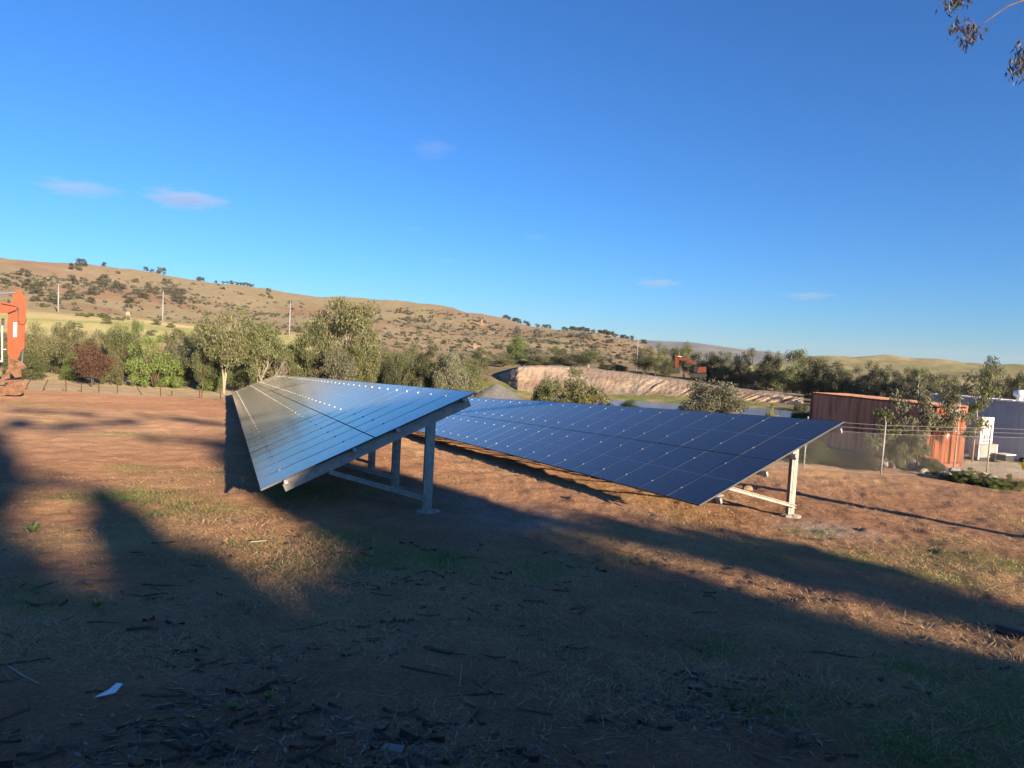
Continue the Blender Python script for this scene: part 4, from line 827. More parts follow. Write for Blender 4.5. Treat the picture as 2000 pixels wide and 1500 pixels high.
# ------------------------------------------------------------------ the overhanging gum at the right
def overhang():
    rng = np.random.RandomState(21); b = (18.5, 8.0); base = (b[0], b[1], g1(*b)); t = thing('gum_tree', 'gum tree at the right edge whose leafy branch tips hang into the sky', 'tree', base)
    def D(px, py, dep): return ray(px, py)*dep
    mb = MB(); top = np.array([17.6, 8.6, 9.5]); mb.tube([np.array(base)-[0, 0, .3], (18.2, 8.2, 0), (18.0, 8.4, 4.5), top], [.36, .30, .24, .14], 10); part('trunk', mb, M['bark_pale'], t, True)
    def branch(pts, radii, tips, nl, spread):
        mb = MB(); mb.tube(pts, radii, 6); C = []; A = []; B = []
        for tp, sp, n in tips:
            j = min(range(len(pts)), key=lambda q: np.linalg.norm(np.array(pts[q])-tp)); mb.tube([pts[j], np.array(pts[j])*.5+tp*.5+np.array([0, 0, .05]), tp], [.008, .006, .003], 4)
            for q in range(n):
                c = tp+rng.normal(size=3)*sp; a = np.array([rng.normal()*.45, rng.normal()*.45, -1.0]); a /= np.linalg.norm(a); bb = np.cross(a, rdir(rng, 1)[0]); bb /= np.linalg.norm(bb); s = .055*(.7+.7*rng.rand()); C.append(c); A.append(a*s); B.append(bb*s*.22)
                if q % 5 == 0: mb.tube([tp, c-a*s], .0025, 3, cap=False)
        br = part('branch', mb, M['bark_dark'], t, True); L0 = np.array(base); link('leaves', quads('leaves', np.array(C)-L0, np.array(A), np.array(B), L['near']), br)
    dp = 11.5
    p1 = [top, D(2200, -130, dp), D(2060, -25, dp), D(1994, 3, dp), D(1968, 12, dp), D(1934, 36, dp), D(1908, 55, dp)]
    tips = [(D(x, y, dp+rng.normal()*.15), s, n) for x, y, s, n in [(1893, 68, .085, 46), (1880, 60, .07, 26), (1866, 56, .05, 14), (1884, 82, .06, 20), (1900, 72, .06, 20), (1873, 46, .06, 9), (1860, 60, .03, 8), (1926, 60, .035, 7), (1888, 38, .03, 2)]]
    branch(p1, [.05, .035, .022, .016, .013, .011, .006], tips, 0, 0)
    p2 = [np.array([17.8, 8.5, 7.0]), D(2150, 40, dp-.6), D(2050, 95, dp-.6), D(2003, 112, dp-.6), D(1985, 122, dp-.6)]
    tips = [(D(x, y, dp-.6+rng.normal()*.12), s, n) for x, y, s, n in [(1985, 130, .08, 40), (1996, 120, .07, 34), (1975, 143, .05, 18), (2000, 98, .07, 26), (1990, 88, .05, 8), (2015, 120, .1, 40), (1998, 145, .06, 16)]]
    branch(p2, [.05, .03, .02, .012, .006], tips, 0, 0)
    p3 = [top, D(2100, -120, dp+1), D(1960, -60, dp+1), D(1890, -10, dp+1), D(1866, 8, dp+1)]
    tips = [(D(x, y, dp+1+rng.normal()*.15), s, n) for x, y, s, n in [(1862, 4, .085, 46), (1872, -8, .09, 44), (1856, 14, .05, 14), (1885, -6, .07, 22), (1845, -4, .05, 8), (1898, -2, .05, 8), (1852, 20, .04, 8), (1868, 18, .05, 14)]]
    branch(p3, [.05, .035, .02, .012, .006], tips, 0, 0)
    # rest of the crown above and to the right of the picture
    mb = MB(); cl = []
    for q in range(26):
        c = np.array([18.5+rng.normal()*2.0, 7.5+rng.normal()*2.0, 9.8+rng.normal()*1.3]); cl.append((*c, .7, .5)); mb.tube([top, top*.5+c*.5, c], [.05, .03, .01], 5)
    part('upper_limbs', mb, M['bark_pale'], t, True); C, A, B = leaves_for(rng, cl, 2600, .15, .25, .9); link('crown', quads('crown', C-np.array(base), A, B, L['near']), t)
overhang()

# ------------------------------------------------------------------ excavators
def flat_frame(px, py, r, right=None):
    """local frame of something seen side-on: origin at a pixel, right and up in metres per pixel"""
    o = at(px, py, r); dep = float(o@F_); sc = dep/FPX; h = np.array([o[0], o[1], 0])/math.hypot(o[0], o[1]); e = np.array([h[1], -h[0], 0]) if right is None else right
    up = np.array([-0.0, 0, 1.0])
    return o, sc, e, h, up
def excavator_near():
    hit = G(20, 773, 20, 80); r = math.hypot(hit.x, hit.y); o, k, e, h, up = flat_frame(20, 773, r)
    dep_ = float(o@F_); k = dep_/FPX/(e@R_-(o@R_)/dep_*(e@F_))    # metres along e per pixel across the view
    ku = float((o@F_)/FPX)
    gzl = g1(o[0], o[1]); O = np.array([o[0], o[1], gzl])
    def Q(px, py, w=0.0): return O+e*(px-20)*k+up*(773-py+(px-20)*.056)*ku+h*w
    t = thing('excavator', 'large orange excavator at the left edge, its bucket resting on the dirt', 'excavator', tuple(O))
    def slab(mb, pts, w, off=0.0, mi=0):
        n = len(pts); a = [Q(*p, -w+off) for p in pts]; b = [Q(*p, w+off) for p in pts]
        mb.add(a+b, [tuple(range(n)), tuple(range(n, 2*n))[::-1]]+[(i, n+i, n+(i+1) % n, (i+1) % n) for i in range(n)], mi); return mb
    mb = MB(); slab(mb, [(30, 567), (37, 569), (43, 576), (48, 590), (49, 600), (48.5, 626), (46, 660), (38, 690), (34, 700), (25, 701), (19, 700), (14, 690), (13, 660), (12, 632), (14, 614), (22, 585), (26, 570)], .34)
    slab(mb, [(33, 600), (46, 600), (46, 680), (36, 690), (34, 640)], .36); part('arm', mb, M['orange'], t)
    mb = MB(); slab(mb, [(24, 630), (31, 630), (31, 658), (24, 658)], .005, -.352); part('white_plate', mb, M['white'], t)
    mb = MB(); slab(mb, [(34, 598), (30, 608), (20, 612), (0, 612), (-60, 606), (-150, 640), (-190, 700), (-205, 690), (-170, 615), (-70, 586), (0, 591), (22, 594)], .30); part('boom', mb, M['orange'], t)
    mb = MB(); mb.tube([Q(32, 603, -.42), Q(32, 603, .42)], .13, 12); mb.tube([Q(33, 573, -.40), Q(33, 573, .40)], .10, 12); mb.tube([Q(30, 703, -.40), Q(30, 703, .40)], .11, 12); part('pivot_pins', mb, M['rust'], t)
    mb = MB(); mb.tube([Q(27, 572.5), Q(-25, 576.5)], .06, 10); part('hydraulic_rod', mb, M['chrome'], t)
    mb = MB(); mb.tube([Q(-25, 576.5), Q(-90, 590)], .11, 10); part('hydraulic_cylinder', mb, M['orange'], t)
    mb = MB(); mb.tube([Q(43, 640), Q(44, 682)], .11, 10); part('hydraulic_cylinder', mb, M['orange'], t)
    mb = MB(); mb.tube([Q(43.5, 682), Q(42, 712)], .055, 10); part('hydraulic_rod', mb, M['chrome'], t)
    mb = MB(); mb.tube([Q(0, 594, -.38), Q(22, 598, -.38), Q(31, 601, -.40), Q(33, 612, -.40), Q(33, 625, -.4), Q(36, 633, -.4), Q(43, 635, -.4), Q(48, 630, -.38), Q(49, 622, -.30)], .028, 6); mb.tube([Q(13, 613, -.36), Q(28, 607, -.4)], .05, 6); part('hydraulic_hose', mb, M['hose'], t)
    mb = MB(); slab(mb, [(15, 690), (25, 688), (27, 702), (26, 720), (15, 722)], .28); slab(mb, [(27, 702), (34, 702), (50, 714), (51, 719), (42, 722), (28, 712)], .22); slab(mb, [(28, 712), (40, 716), (42, 736), (28, 738), (18, 722)], .30); slab(mb, [(12, 721), (27, 720), (26, 729), (10, 729)], .36); slab(mb, [(3, 731), (18, 729), (19, 738), (2, 742)], .40); part('bucket_linkage', mb, M['rust'], t)
    # bucket: curved shell open to the left, with side plates
    mb = MB(); w = .62; curve = [(46, 741), (48, 746), (48, 757), (46, 766), (40, 770.5), (26, 771), (16, 769), (8, 765), (0, 762)]
    inner = [(44, 743), (45, 748), (45, 757), (43, 763), (38, 767), (26, 768), (16, 766), (8, 762.5), (0, 760)]
    for sgn in (-1, 1): slab(mb, [(20, 741), (46, 741), (48, 746), (48, 757), (46, 766), (40, 770.5), (26, 771), (18, 766), (10, 756), (12, 750)], .03, sgn*w)
    for (a, b2), (c2, d2) in zip(zip(curve, curve[1:]), zip(inner, inner[1:])): mb.add([Q(*a, -w), Q(*a, w), Q(*b2, w), Q(*b2, -w), Q(*c2, -w), Q(*c2, w), Q(*d2, w), Q(*d2, -w)], [(0, 1, 2, 3), (7, 6, 5, 4), (0, 3, 7, 4), (1, 5, 6, 2)])
    slab(mb, [(2, 741), (46, 741), (46, 745), (0, 746)], w-.05); slab(mb, [(-8, 752), (10, 752), (22, 768), (0, 772), (-8, 766)], .5)
    for q in range(5): mb.box(Q(-4, 762, -.5+.25*q), e*.16, h*.05, up*.05)
    part('bucket', mb, M['rust'], t)
    # machine: cab, house, counterweight and tracks, beyond the left edge
    mb = MB(); slab(mb, [(-120, 650), (-250, 650), (-262, 690), (-250, 720), (-120, 722)], 1.4); part('house', mb, M['orange'], t)
    mb = MB(); slab(mb, [(-112, 590), (-165, 592), (-170, 715), (-100, 715), (-98, 660)], .55, -.95); part('cab', mb, M['orange'], t)
    mb = MB(); slab(mb, [(-114, 597), (-158, 599), (-162, 660), (-103, 660)], .56, -.95); part('cab_window', mb, M['glass'], t)
    for sgn in (-1, 1):
        mb = MB(); slab(mb, [(-90, 730), (-84, 742), (-84, 756), (-94, 769), (-240, 769), (-252, 756), (-252, 742), (-240, 730)], .3, sgn*1.25); part('track', mb, M['black'], t)
    # handrail with mirrors reaching into view at the left edge
    mb = MB(); mb.tube([Q(3, 708, 1.6), Q(2, 636, 1.6)], .035, 8); mb.tube([Q(2, 684, 1.6), Q(11, 684, 1.6)], .025, 6); mb.tube([Q(3, 708, 1.6), Q(-60, 700, 1.4), Q(-110, 690, 1.2)], .04, 6); part('handrail', mb, M['white'], t)
    for (a, b2, c2, d2) in ((0, 6.5, 622, 636), (4, 11, 651, 661)):
        mb = MB(); slab(mb, [(a, b2*0+c2+2), ((a+b2)/2, c2), (b2, c2+2), (b2, d2), (a, d2)], .10, 1.6); part('mirror', mb, M['black'], t)
excavator_near()
def excavator_far():
    r = 150; o, k, e, h, up = flat_frame(1340, 738, r); gzl = g1(o[0], o[1]); O = np.array([o[0], o[1], o[2]]); dep_ = float(o@F_); k = dep_/FPX/(e@R_-(o@R_)/dep_*(e@F_)); ku = float(o@F_)/FPX
    def Q(px, py, w=0.0): return O+e*(px-1340)*k+up*(738-py+(px-1340)*.056)*ku+h*w
    t = thing('excavator', 'distant red excavator among the dark trees on the earth bank', 'excavator', tuple(O))
    def slab(pts, w, off=0.0):
        mb = MB(); n = len(pts); a = [Q(*p, -w+off) for p in pts]; b = [Q(*p, w+off) for p in pts]; mb.add(a+b, [tuple(range(n)), tuple(range(n, 2*n))[::-1]]+[(i, n+i, n+(i+1) % n, (i+1) % n) for i in range(n)]); return mb
    red = plain('red_orange_paint', (.13, .022, .009), .8)
    part('arm', slab([(1316, 696), (1320, 694), (1324, 698), (1324, 716), (1317, 717), (1315.5, 706)], .3), red, t)
    part('boom', slab([(1321, 696), (1331, 699), (1341, 698), (1356, 708), (1358, 712), (1352, 712), (1340, 704), (1330, 704), (1322, 702)], .3), red, t)
    part('hydraulic_rod', slab([(1320, 694.5), (1328, 696), (1328, 697.2), (1320, 695.7)], .1), M['white'], t)
    part('bucket', slab([(1316, 718), (1322, 718), (1324, 727), (1319, 731), (1314, 727)], .5), M['black'], t)
    part('house', slab([(1362, 717), (1377, 716), (1378, 727), (1360, 728)], 1.2), red, t)
    part('cab', slab([(1354, 714), (1361, 714), (1361, 727), (1353, 727)], .6, -.5), M['glass'], t)
    part('track', slab([(1350, 729), (1378, 729), (1380, 733), (1376, 737), (1352, 737), (1348, 733)], 1.3), M['black'], t)
excavator_far()

# ------------------------------------------------------------------ poles and fences
for px, yt, yb, r, lab in [(114.5, 557, 601, 318, 'leftmost white pole standing at the foot of the hill'), (318.5, 570, 623, 300, 'second white pole from the left, at the edge of the striped field'), (566.5, 591, 645, 288, 'white pole on the hill foot between the two tall gum crowns'), (1246.5, 661, 727, 190, 'thin white pole beside the spreading dark tree at the end of the hill')]:
    b = T(px-(horizon(px)-yb)*.056*-1*0+(yb-yt)*-.03, r); zt = at(px, yt, r)[2]; t = thing('white_pole', lab, 'pole', b, 'white poles along the valley'); k = r/300
    mb = MB(); z0, z1 = b.z-.5, zt; bb = np.array(b); mb.tube([(bb[0], bb[1], z0), (bb[0], bb[1], (z0+z1)/2), (bb[0], bb[1], z1)], [.30*k, .24*k, .17*k], 10); part('shaft', mb, M['white_pole'], t, True)
    mb = MB(); mb.tube([(bb[0], bb[1], z1), (bb[0], bb[1], z1+.5)], [.12, .05], 6); part('tip', mb, M['galv'], t)
# leaning picket fence at the back of the yard
t = thing('picket_fence', 'rusty star picket fence along the back of the dirt yard, several posts leaning', 'fence', T(200, 64)); tops = []
for bx, by, tx, ty in [(-30, 742, -30, 722), (14, 742, 13, 722), (46, 742, 57, 723), (81, 745, 92, 724), (129.5, 745, 129.5, 721), (159, 745, 160, 726), (194, 746, 194, 727), (230, 747, 230.5, 726), (281, 748, 269, 729), (315, 751, 315, 727), (337, 750, 337, 739), (391, 754, 392, 735), (395.5, 753, 396.5, 735), (432, 758, 433, 740)]:
    b = T(bx+2.5, 63.5); dep = 63.5*math.cos(az_of(bx)); hgt = (by-ty)*dep/FPX; dx = (tx-bx-(by-ty)*.05)*dep/FPX; mb = MB(); p0 = np.array(b)-[0, 0, .2]; e = np.array([math.cos(az_of(bx)), -math.sin(az_of(bx)), 0]); p1 = np.array(b)+e*dx+[0, 0, hgt]
    mb.tube([p0, p1], .042, 5); part('picket', mb, M['rust_post'], t); tops.append((p0+[0, 0, .2], p1))
for f in (.3, .6, .9):
    mb = MB(); mb.tube([a+(b-a)*f for a, b in tops], .006, 3); part('wire', mb, M['rust_post'], t)
# wire fence on the far shore of the pond
t = thing('wire_fence', 'thin post and wire fence at the foot of the earth bank across the pond', 'fence', T(1300, 113)); tops = []
for bx, by, tx, ty in [(1000, 771, 1002, 752), (1060, 770, 1060, 752), (1180, 773, 1180, 755), (1258, 774, 1267, 754), (1277, 774, 1278, 755), (1307, 776, 1308, 757), (1337, 777, 1337, 757), (1367, 779, 1368, 760), (1440, 784, 1440, 765), (1490, 787, 1491, 768), (1548, 790, 1548, 771)]:
    r = float(np.interp(bx, [1000, 1300, 1560], [117, 122, 127])); b = T(bx-2.5, r); dep = r*math.cos(az_of(bx)); p0 = np.array(b)-[0, 0, .2]; e = np.array([math.cos(az_of(bx)), -math.sin(az_of(bx)), 0]); p1 = np.array(b)+e*(tx-bx-1)*dep/FPX*.8+[0, 0, 1.55]; mb = MB(); mb.tube([p0, p1], .045, 5); part('picket', mb, M['bark_dark'], t); tops.append((p0+[0, 0, .2], p1))
for f in (.5, .9):
    mb = MB(); mb.tube([a+(b-a)*f for a, b in tops], .006, 3); part('wire', mb, M['wire'], t)
# chain link fence on the right
def chain_fence():
    yv = 25.0; posts = [(8.3, 25.4), (11.25, 25.05), (13.95, 24.6), (18.9, 26.0), (23.8, 27.0)]
    t = thing('chain_link_fence', 'chain link fence with slim steel posts between the yard and the rusty container', 'fence', (13.95, 24.6, g1(13.95, 24.6))); H = 1.52
    for x, y in posts:
        z = g1(x, y); mb = MB(); mb.tube([(x, y, z-.2), (x+.02, y, z+2.02)], .028, 10); part('post', mb, M['galv'], t, True)
    P = np.array(posts); seg = np.linalg.norm(np.diff(P, axis=0), axis=1); cum = np.r_[0, np.cumsum(seg)]; Ltot = cum[-1]
    def at_s(s, z): x = np.interp(s, cum, P[:, 0]); y = np.interp(s, cum, P[:, 1]); return np.array([x, y, g1(x, y)+z])
    pitch = .105; mb = MB(); nrow = int(H/pitch); w = .0014; ss = np.arange(0, Ltot, pitch)
    base = np.array([g1(np.interp(s, cum, P[:, 0]), np.interp(s, cum, P[:, 1])) for s in ss])
    V = []; Fc = []
    for sgn in (1, -1):
        for s0 in np.arange(-H, Ltot+H, pitch):
            a, b = (s0, s0+H) if sgn > 0 else (s0, s0-H)
            za, zb = 0.0, H
            def clip(a, b, za, zb):
                if a == b: return None
                ts = [0, 1]; lo, hi = sorted(((0-a)/(b-a), (Ltot-a)/(b-a))); lo = max(0, lo); hi = min(1, hi)
                return None if lo >= hi else (a+(b-a)*lo, za+(zb-za)*lo, a+(b-a)*hi, za+(zb-za)*hi)
            c = clip(a, b, za, zb)
            if not c: continue
            # split at posts so that wires follow the bends
            cuts = [0]+sorted((q-c[0])/(c[2]-c[0]) for q in cum[1:-1] if 0 < (q-c[0])/(c[2]-c[0]) < 1)+[1]
            for t0, t1 in zip(cuts[:-1], cuts[1:]):
                s1, z1 = c[0]+(c[2]-c[0])*t0, c[1]+(c[3]-c[1])*t0; s2, z2 = c[0]+(c[2]-c[0])*t1, c[1]+(c[3]-c[1])*t1
                p, q = at_s(s1, z1+.03), at_s(s2, z2+.03); off = np.array([0, .006*sgn, 0]); o = len(V)
                V += [p+off+(0, 0, w), p+off+(w, w, -w), p+off+(-w, -w, -w), q+off+(0, 0, w), q+off+(w, w, -w), q+off+(-w, -w, -w)]; Fc += [(o, o+1, o+4, o+3), (o+1, o+2, o+5, o+4), (o+2, o, o+3, o+5)]
    mb.add(V, Fc); part('wire_mesh', mb, M['wire'], t)
    for zz in (1.55, 1.72, 1.88, .04):
        mb = MB(); mb.tube([at_s(s, zz) for s in cum], .006, 4); part('strand_wire', mb, M['wire'], t)
chain_fence()

# ------------------------------------------------------------------ container, shed, cabinet
def corr(mb, a, b, z0, z1, nrm, depth=.036, pitch=.28, mi=0):
    a, b, nrm = np.array(a), np.array(b), np.array(nrm)[:2]; Ld = np.linalg.norm(b-a); d = (b-a)/Ld; n = int(Ld/pitch); pr = []
    for i in range(n):
        s = i*Ld/n; p = Ld/n; pr += [(s, 0), (s+p*.28, 0), (s+p*.5, -depth), (s+p*.78, -depth)]
    pr.append((Ld, 0)); V = []
    for s, o in pr: q = a+d*s+nrm*o; V += [(q[0], q[1], z0), (q[0], q[1], z1)]
    mb.add(V, [(2*i, 2*i+2, 2*i+3, 2*i+1) for i in range(len(pr)-1)], mi)
def rust_wall(name, c1, c2, c3, white=0.0):
    mt, nt, n, l, b = nodes(name); tc = n.new('ShaderNodeTexCoord'); mp = n.new('ShaderNodeMapping'); mp.inputs['Scale'].default_value = (2.5, 2.5, .35); l.new(tc.outputs['Object'], mp.inputs[0])
    nz = n.new('ShaderNodeTexNoise'); nz.inputs['Scale'].default_value = 1.4; nz.inputs['Detail'].default_value = 8; nz.inputs['Roughness'].default_value = .65; l.new(mp.outputs[0], nz.inputs['Vector'])
    r = ramp(nt, [(.34, c3), (.46, c1), (.62, c2)]); l.new(nz.outputs['Fac'], r.inputs['Fac']); out = r.outputs['Color']
    if white:
        n2 = n.new('ShaderNodeTexNoise'); n2.inputs['Scale'].default_value = 1.5; n2.inputs['Detail'].default_value = 5; l.new(tc.outputs['Object'], n2.inputs['Vector']); r2 = ramp(nt, [(white, (0, 0, 0)), (white+.04, (1, 1, 1))]); l.new(n2.outputs['Fac'], r2.inputs['Fac'])
        mx = n.new('ShaderNodeMix'); mx.data_type = 'RGBA'; l.new(r2.outputs['Color'], mx.inputs['Factor']); l.new(out, mx.inputs['A']); mx.inputs['B'].default_value = (.36, .34, .31, 1); out = mx.outputs['Result']
    l.new(out, b.inputs['Base Color']); b.inputs['Roughness'].default_value = .75; return mt
CD = np.array([-.396, .918]); CP = np.array([.918, .396])      # container length (away) and width directions
def container(name, label, cat, corner, z0, Lc, Wc, H, m_side, m_end, m_roof, m_frame, doors=True):
    c0 = np.array(corner); t = thing(name, label, cat, (c0[0], c0[1], z0)); A = c0; Bp = c0+CD*Lc; C = Bp+CP*Wc; D = c0+CP*Wc; f = .09
    def P3(p, z): return (p[0], p[1], z)
    n3 = lambda v: (v[0], v[1], 0)
    mb = MB(); corr(mb, A+CD*f, Bp-CD*f, z0+.14, z0+H-.06, n3(-CP)); part('side_wall', mb, m_side, t)
    mb = MB(); corr(mb, C-CD*f, D+CD*f, z0+.14, z0+H-.06, n3(CP)); part('side_wall', mb, m_side, t)
    mb = MB(); corr(mb, Bp+CP*f, C-CP*f, z0+.14, z0+H-.06, n3(CD)); part('end_wall', mb, m_side, t)
    if doors:
        for q in (0, 1):
            mb = MB(); a = A+CP*(f+.01+q*(Wc/2-f)); b = A+CP*(Wc/2-.01+q*(Wc/2-f)); corr(mb, b, a, z0+.16, z0+H-.12, n3(-CD), .03, .32)
            dr = part('door', mb, m_end, t)
            for u in (.25, .72):
                mb = MB(); p = a*(1-u)+b*u-CD*.045; mb.tube([P3(p, z0+.12), P3(p, z0+H-.14)], .02, 6); mb.box(P3(p+CP*.12, z0+1.1), (CP[0]*.16, CP[1]*.16, 0), (CD[0]*.012, CD[1]*.012, 0), (0, 0, .018)); lb = part('locking_bar', mb, m_frame, t); lb.parent = dr
    else:
        mb = MB(); corr(mb, D-CP*f, A+CP*f, z0+.14, z0+H-.06, n3(-CD)); part('end_wall', mb, m_end, t)
    mb = MB(); n = 40                                          # roof with cross corrugation
    V = []
    for i in range(n*2+1):
        s = .02+(Lc-.04)*i/(2*n); zz = z0+H+.004+(.022 if i % 2 else 0)*1; p0 = A+CD*s+CP*.02; p1 = A+CD*s+CP*(Wc-.02); V += [P3(p0, zz), P3(p1, zz)]
    mb.add(V, [(2*i, 2*i+1, 2*i+3, 2*i+2) for i in range(2*n)]); part('roof', mb, m_roof, t)
    mb = MB(); up = (0, 0, 1)
    for p, q in ((A, Bp), (Bp, C), (C, D), (D, A)):
        dv = (q-p)/np.linalg.norm(q-p); nn = np.array([-dv[1], dv[0]]); inn = nn if nn@((A+C)/2-p) > 0 else -nn
        for zz, hh in ((z0+.07, .07), (z0+H-.03, .03)):
            md = (p+q)/2+inn*.045; ln = np.linalg.norm(q-p)/2-.09; mb.box(P3(md, zz), n3(dv*ln), n3(inn*.045), (0, 0, hh))
    part('rail_frame', mb, m_frame, t)
    for p, sx, sy in ((A, 1, 1), (Bp, 1, -1), (C, -1, -1), (D, -1, 1)):
        mb = MB(); cc = p+CP*.06*sx+CD*.06*sy; mb.box(P3(cc, z0+H/2), n3(CP*.062), n3(CD*.062), (0, 0, H/2+.002))
        for zz in (z0+.06, z0+H-.055): mb.box(P3(cc, zz), n3(CP*.072), n3(CD*.072), (0, 0, .06))
        part('corner_post', mb, m_frame, t)
    return t
m_rs = rust_wall('weathered_red_side', (.62, .225, .105), (.68, .29, .155), (.30, .098, .048))
m_re = rust_wall('orange_peeling_end', (.22, .055, .012), (.26, .085, .022), (.09, .028, .012), .555)
m_rr = rust_wall('rusty_roof', (.42, .20, .10), (.50, .28, .16), (.27, .12, .06))
m_rf = rust_wall('rusty_frame', (.20, .07, .04), (.26, .10, .06), (.09, .035, .022))
container('shipping_container', 'weathered red brown shipping container with an orange end peeling to white', 'container', (17.25, 27.3), -4.0, 6.06, 2.44, 2.6, m_rs, m_re, m_rr, m_rf)
M['slate_roof'] = plain('pale_shed_roof', (.72, .73, .74), .5, 0, .05)
sh = container('container_shed', 'slate blue shed with its sunlit roof edge painted white behind the rusty container', 'shed', (24.9, 28.6), -3.9, 6.9, 2.44, 2.66, M['slate'], M['slate'], M['slate_roof'], M['slate'], False)
mb = MB(); A0 = np.array([24.9, 28.6]); q0 = A0+CD*3.0+CP*.5
mb.tube([(q0[0], q0[1], -1.25), (q0[0], q0[1], -.98)], .13, 14); mb.tube([(q0[0], q0[1], -1.0), (q0[0], q0[1], -.93), (q0[0], q0[1], -.74), (q0[0], q0[1], -.66)], [.17, .27, .27, .10], 16); part('roof_vent', mb, M['white'], sh, True)
mb = MB()
for i in range(26):
    s = .1+6.7*i/25; p = A0+CD*s-CP*.03; mb.box((p[0], p[1], -1.205), (CD[0]*.11, CD[1]*.11, 0), (CP[0]*.05, CP[1]*.05, 0), (0, 0, .028+.012*(i % 2)))
part('painted_sunlit_edge', mb, M['white'], sh)  # white blocks put the sunlight on the corrugated roof edge into colour
# white equipment cabinet with vents, on its grey tool box, in front of the shed
def facing_box(name, label, cat, px0, px1, py0, py1, dep, depth, mat):
    u = np.array([CP[0], CP[1], 0]); v = np.array([CD[0], CD[1], 0]); p0 = ray(px0, py1)*dep; p1 = ray(px1, py1)*dep; w = np.linalg.norm((p1-p0)[:2])*1.02; ht = (py1-py0)*dep/FPX
    return p0, u, v, w, ht
def cabinet():
    p0, u, v, w, ht = facing_box('', '', '', 1913, 1947, 815, 870, 30.6, .7, None); up = np.array([0, 0, 1.0]); w = .90
    t = thing('equipment_cabinet', 'white upright equipment cabinet with grey vents in front of the blue shed', 'cabinet', tuple(p0)); mb = MB(); mb.box(p0+u*w/2+v*.12+up*ht/2, u*w/2, v*.12, up*ht/2); part('casing', mb, M['white'], t)
    for (a, b, c, d) in ((.06, .20, .38, .55), (.24, .42, .22, .38), (.24, .42, .10, .19), (.50, .64, .24, .34), (.70, .86, .24, .34), (.50, .64, .10, .2), (.70, .86, .10, .2), (.62, .82, .03, .07), (.35, .75, .70, .75)):
        mb = MB(); mb.box(p0+u*w*(a+b)/2-v*.004+up*ht*(c+d)/2, u*w*(b-a)/2, v*.006, up*ht*(d-c)/2)
        part('vent', mb, M['vent_dark'] if c < .6 else M['lime'], t)
    q0 = ray(1909, 895)*30.2; w2 = 1.36; h2 = (895-868)*30.2/FPX
    t2 = thing('tool_box', 'long grey steel tool box under the white cabinet', 'tool box', tuple(q0)); mb = MB(); mb.box(q0+u*w2/2+v*.2+up*h2*.46, u*w2/2, v*.2, up*h2*.42); part('body', mb, M['grey_box'], t2)
    mb = MB(); mb.box(q0+u*w2/2+v*.2+up*h2*.95, u*(w2/2+.03), v*.22, up*h2*.055); part('lid', mb, M['grey_box'], t2)
    for s in (.04, w2-.04):
        mb = MB(); mb.box(q0+u*s-v*.012+up*h2*.42, u*.04, v*.012, up*h2*.5); part('strap', mb, M['white'], t2)
    mb = MB(); mb.box(q0+u*w2/2+v*.3-up*.14, u*w2*.46, v*.26, up*.13); part('skid', mb, M['black'], t2)
    b0 = ray(1966, 889)*30.0; t3 = thing('pale_board', 'flat pale board lying beside the grey tool box', 'board', tuple(b0)); mb = MB(); mb.box(b0+u*.35+v*.25, u*.36, v*.25, up*.018); part('sheet', mb, M['white'], t3); mb = MB(); mb.box(b0+u*.35+v*.25-up*.16, u*.30, v*.2, up*.135); part('trestle', mb, M['black'], t3)
    y0 = ray(2002, 921)*25.6; t4 = thing('prop_stand', 'yellow topped prop leaning at the right edge in front of the shed', 'prop', tuple(y0)); mb = MB(); mb.tube([y0, y0+up*.16+u*.0], .015, 6); part('leg', mb, M['black'], t4)
    mb = MB(); mb.box(y0+up*.30-u*.12, u*.11-up*.19, (u*.19+up*.11)*.32, v*.06); part('head', mb, M['yellow'], t4); mb = MB(); mb.box(y0+up*.46-u*.24, u*.05-up*.04, (u*.05+up*.06)*.9, v*.07); part('grip', mb, M['black'], t4)
cabinet()
# pale rubble edge in front of the container, rocks, pipe and small finds
def rock(px, py, size, mat, label, cat='rock', group=None, seed=0, name='rock', flat=.7, r1=80):
    rng = np.random.RandomState(seed); p = G(px, py, 2, r1); mb = MB(); n, k = 10, 6; V = []
    for j in range(k+1):
        th = math.pi*j/k
        for i in range(n):
            ph = 2*math.pi*i/n; d = np.array([math.sin(th)*math.cos(ph), math.sin(th)*math.sin(ph), math.cos(th)]); s = size*(1+.5*float(fbm(d[0]*1.5+seed*3, d[1]*1.5+d[2]*2, 3))); V.append(d*s*np.array([1, .85, flat]))
    mb.add([np.array(p)+v+np.array([0, 0, size*flat*.35]) for v in V], [(j*n+i, (j+1)*n+i, (j+1)*n+(i+1) % n, j*n+(i+1) % n) for j in range(k) for i in range(n)])
    t = mb; o = link(name, mb.mesh(name, mat, False)); c = np.array(p); o.data.transform(Matrix.Translation(Vector(-c))); o.location = c; return tag(o, label, cat, group)
rock(1460, 957, .17, M['stone'], 'single tan rock lying under the end of the right panel row', seed=4)
for i, (px, py, s) in enumerate([(1862, 930, .34), (1888, 936, .38), (1912, 934, .30), (1935, 940, .26), (1846, 932, .26), (1803, 925, .22)]):
    rock(px, py, s, M['rock'], 'grey brown boulder along the foot of the chain link fence', group='boulders at the fence foot', seed=30+i)
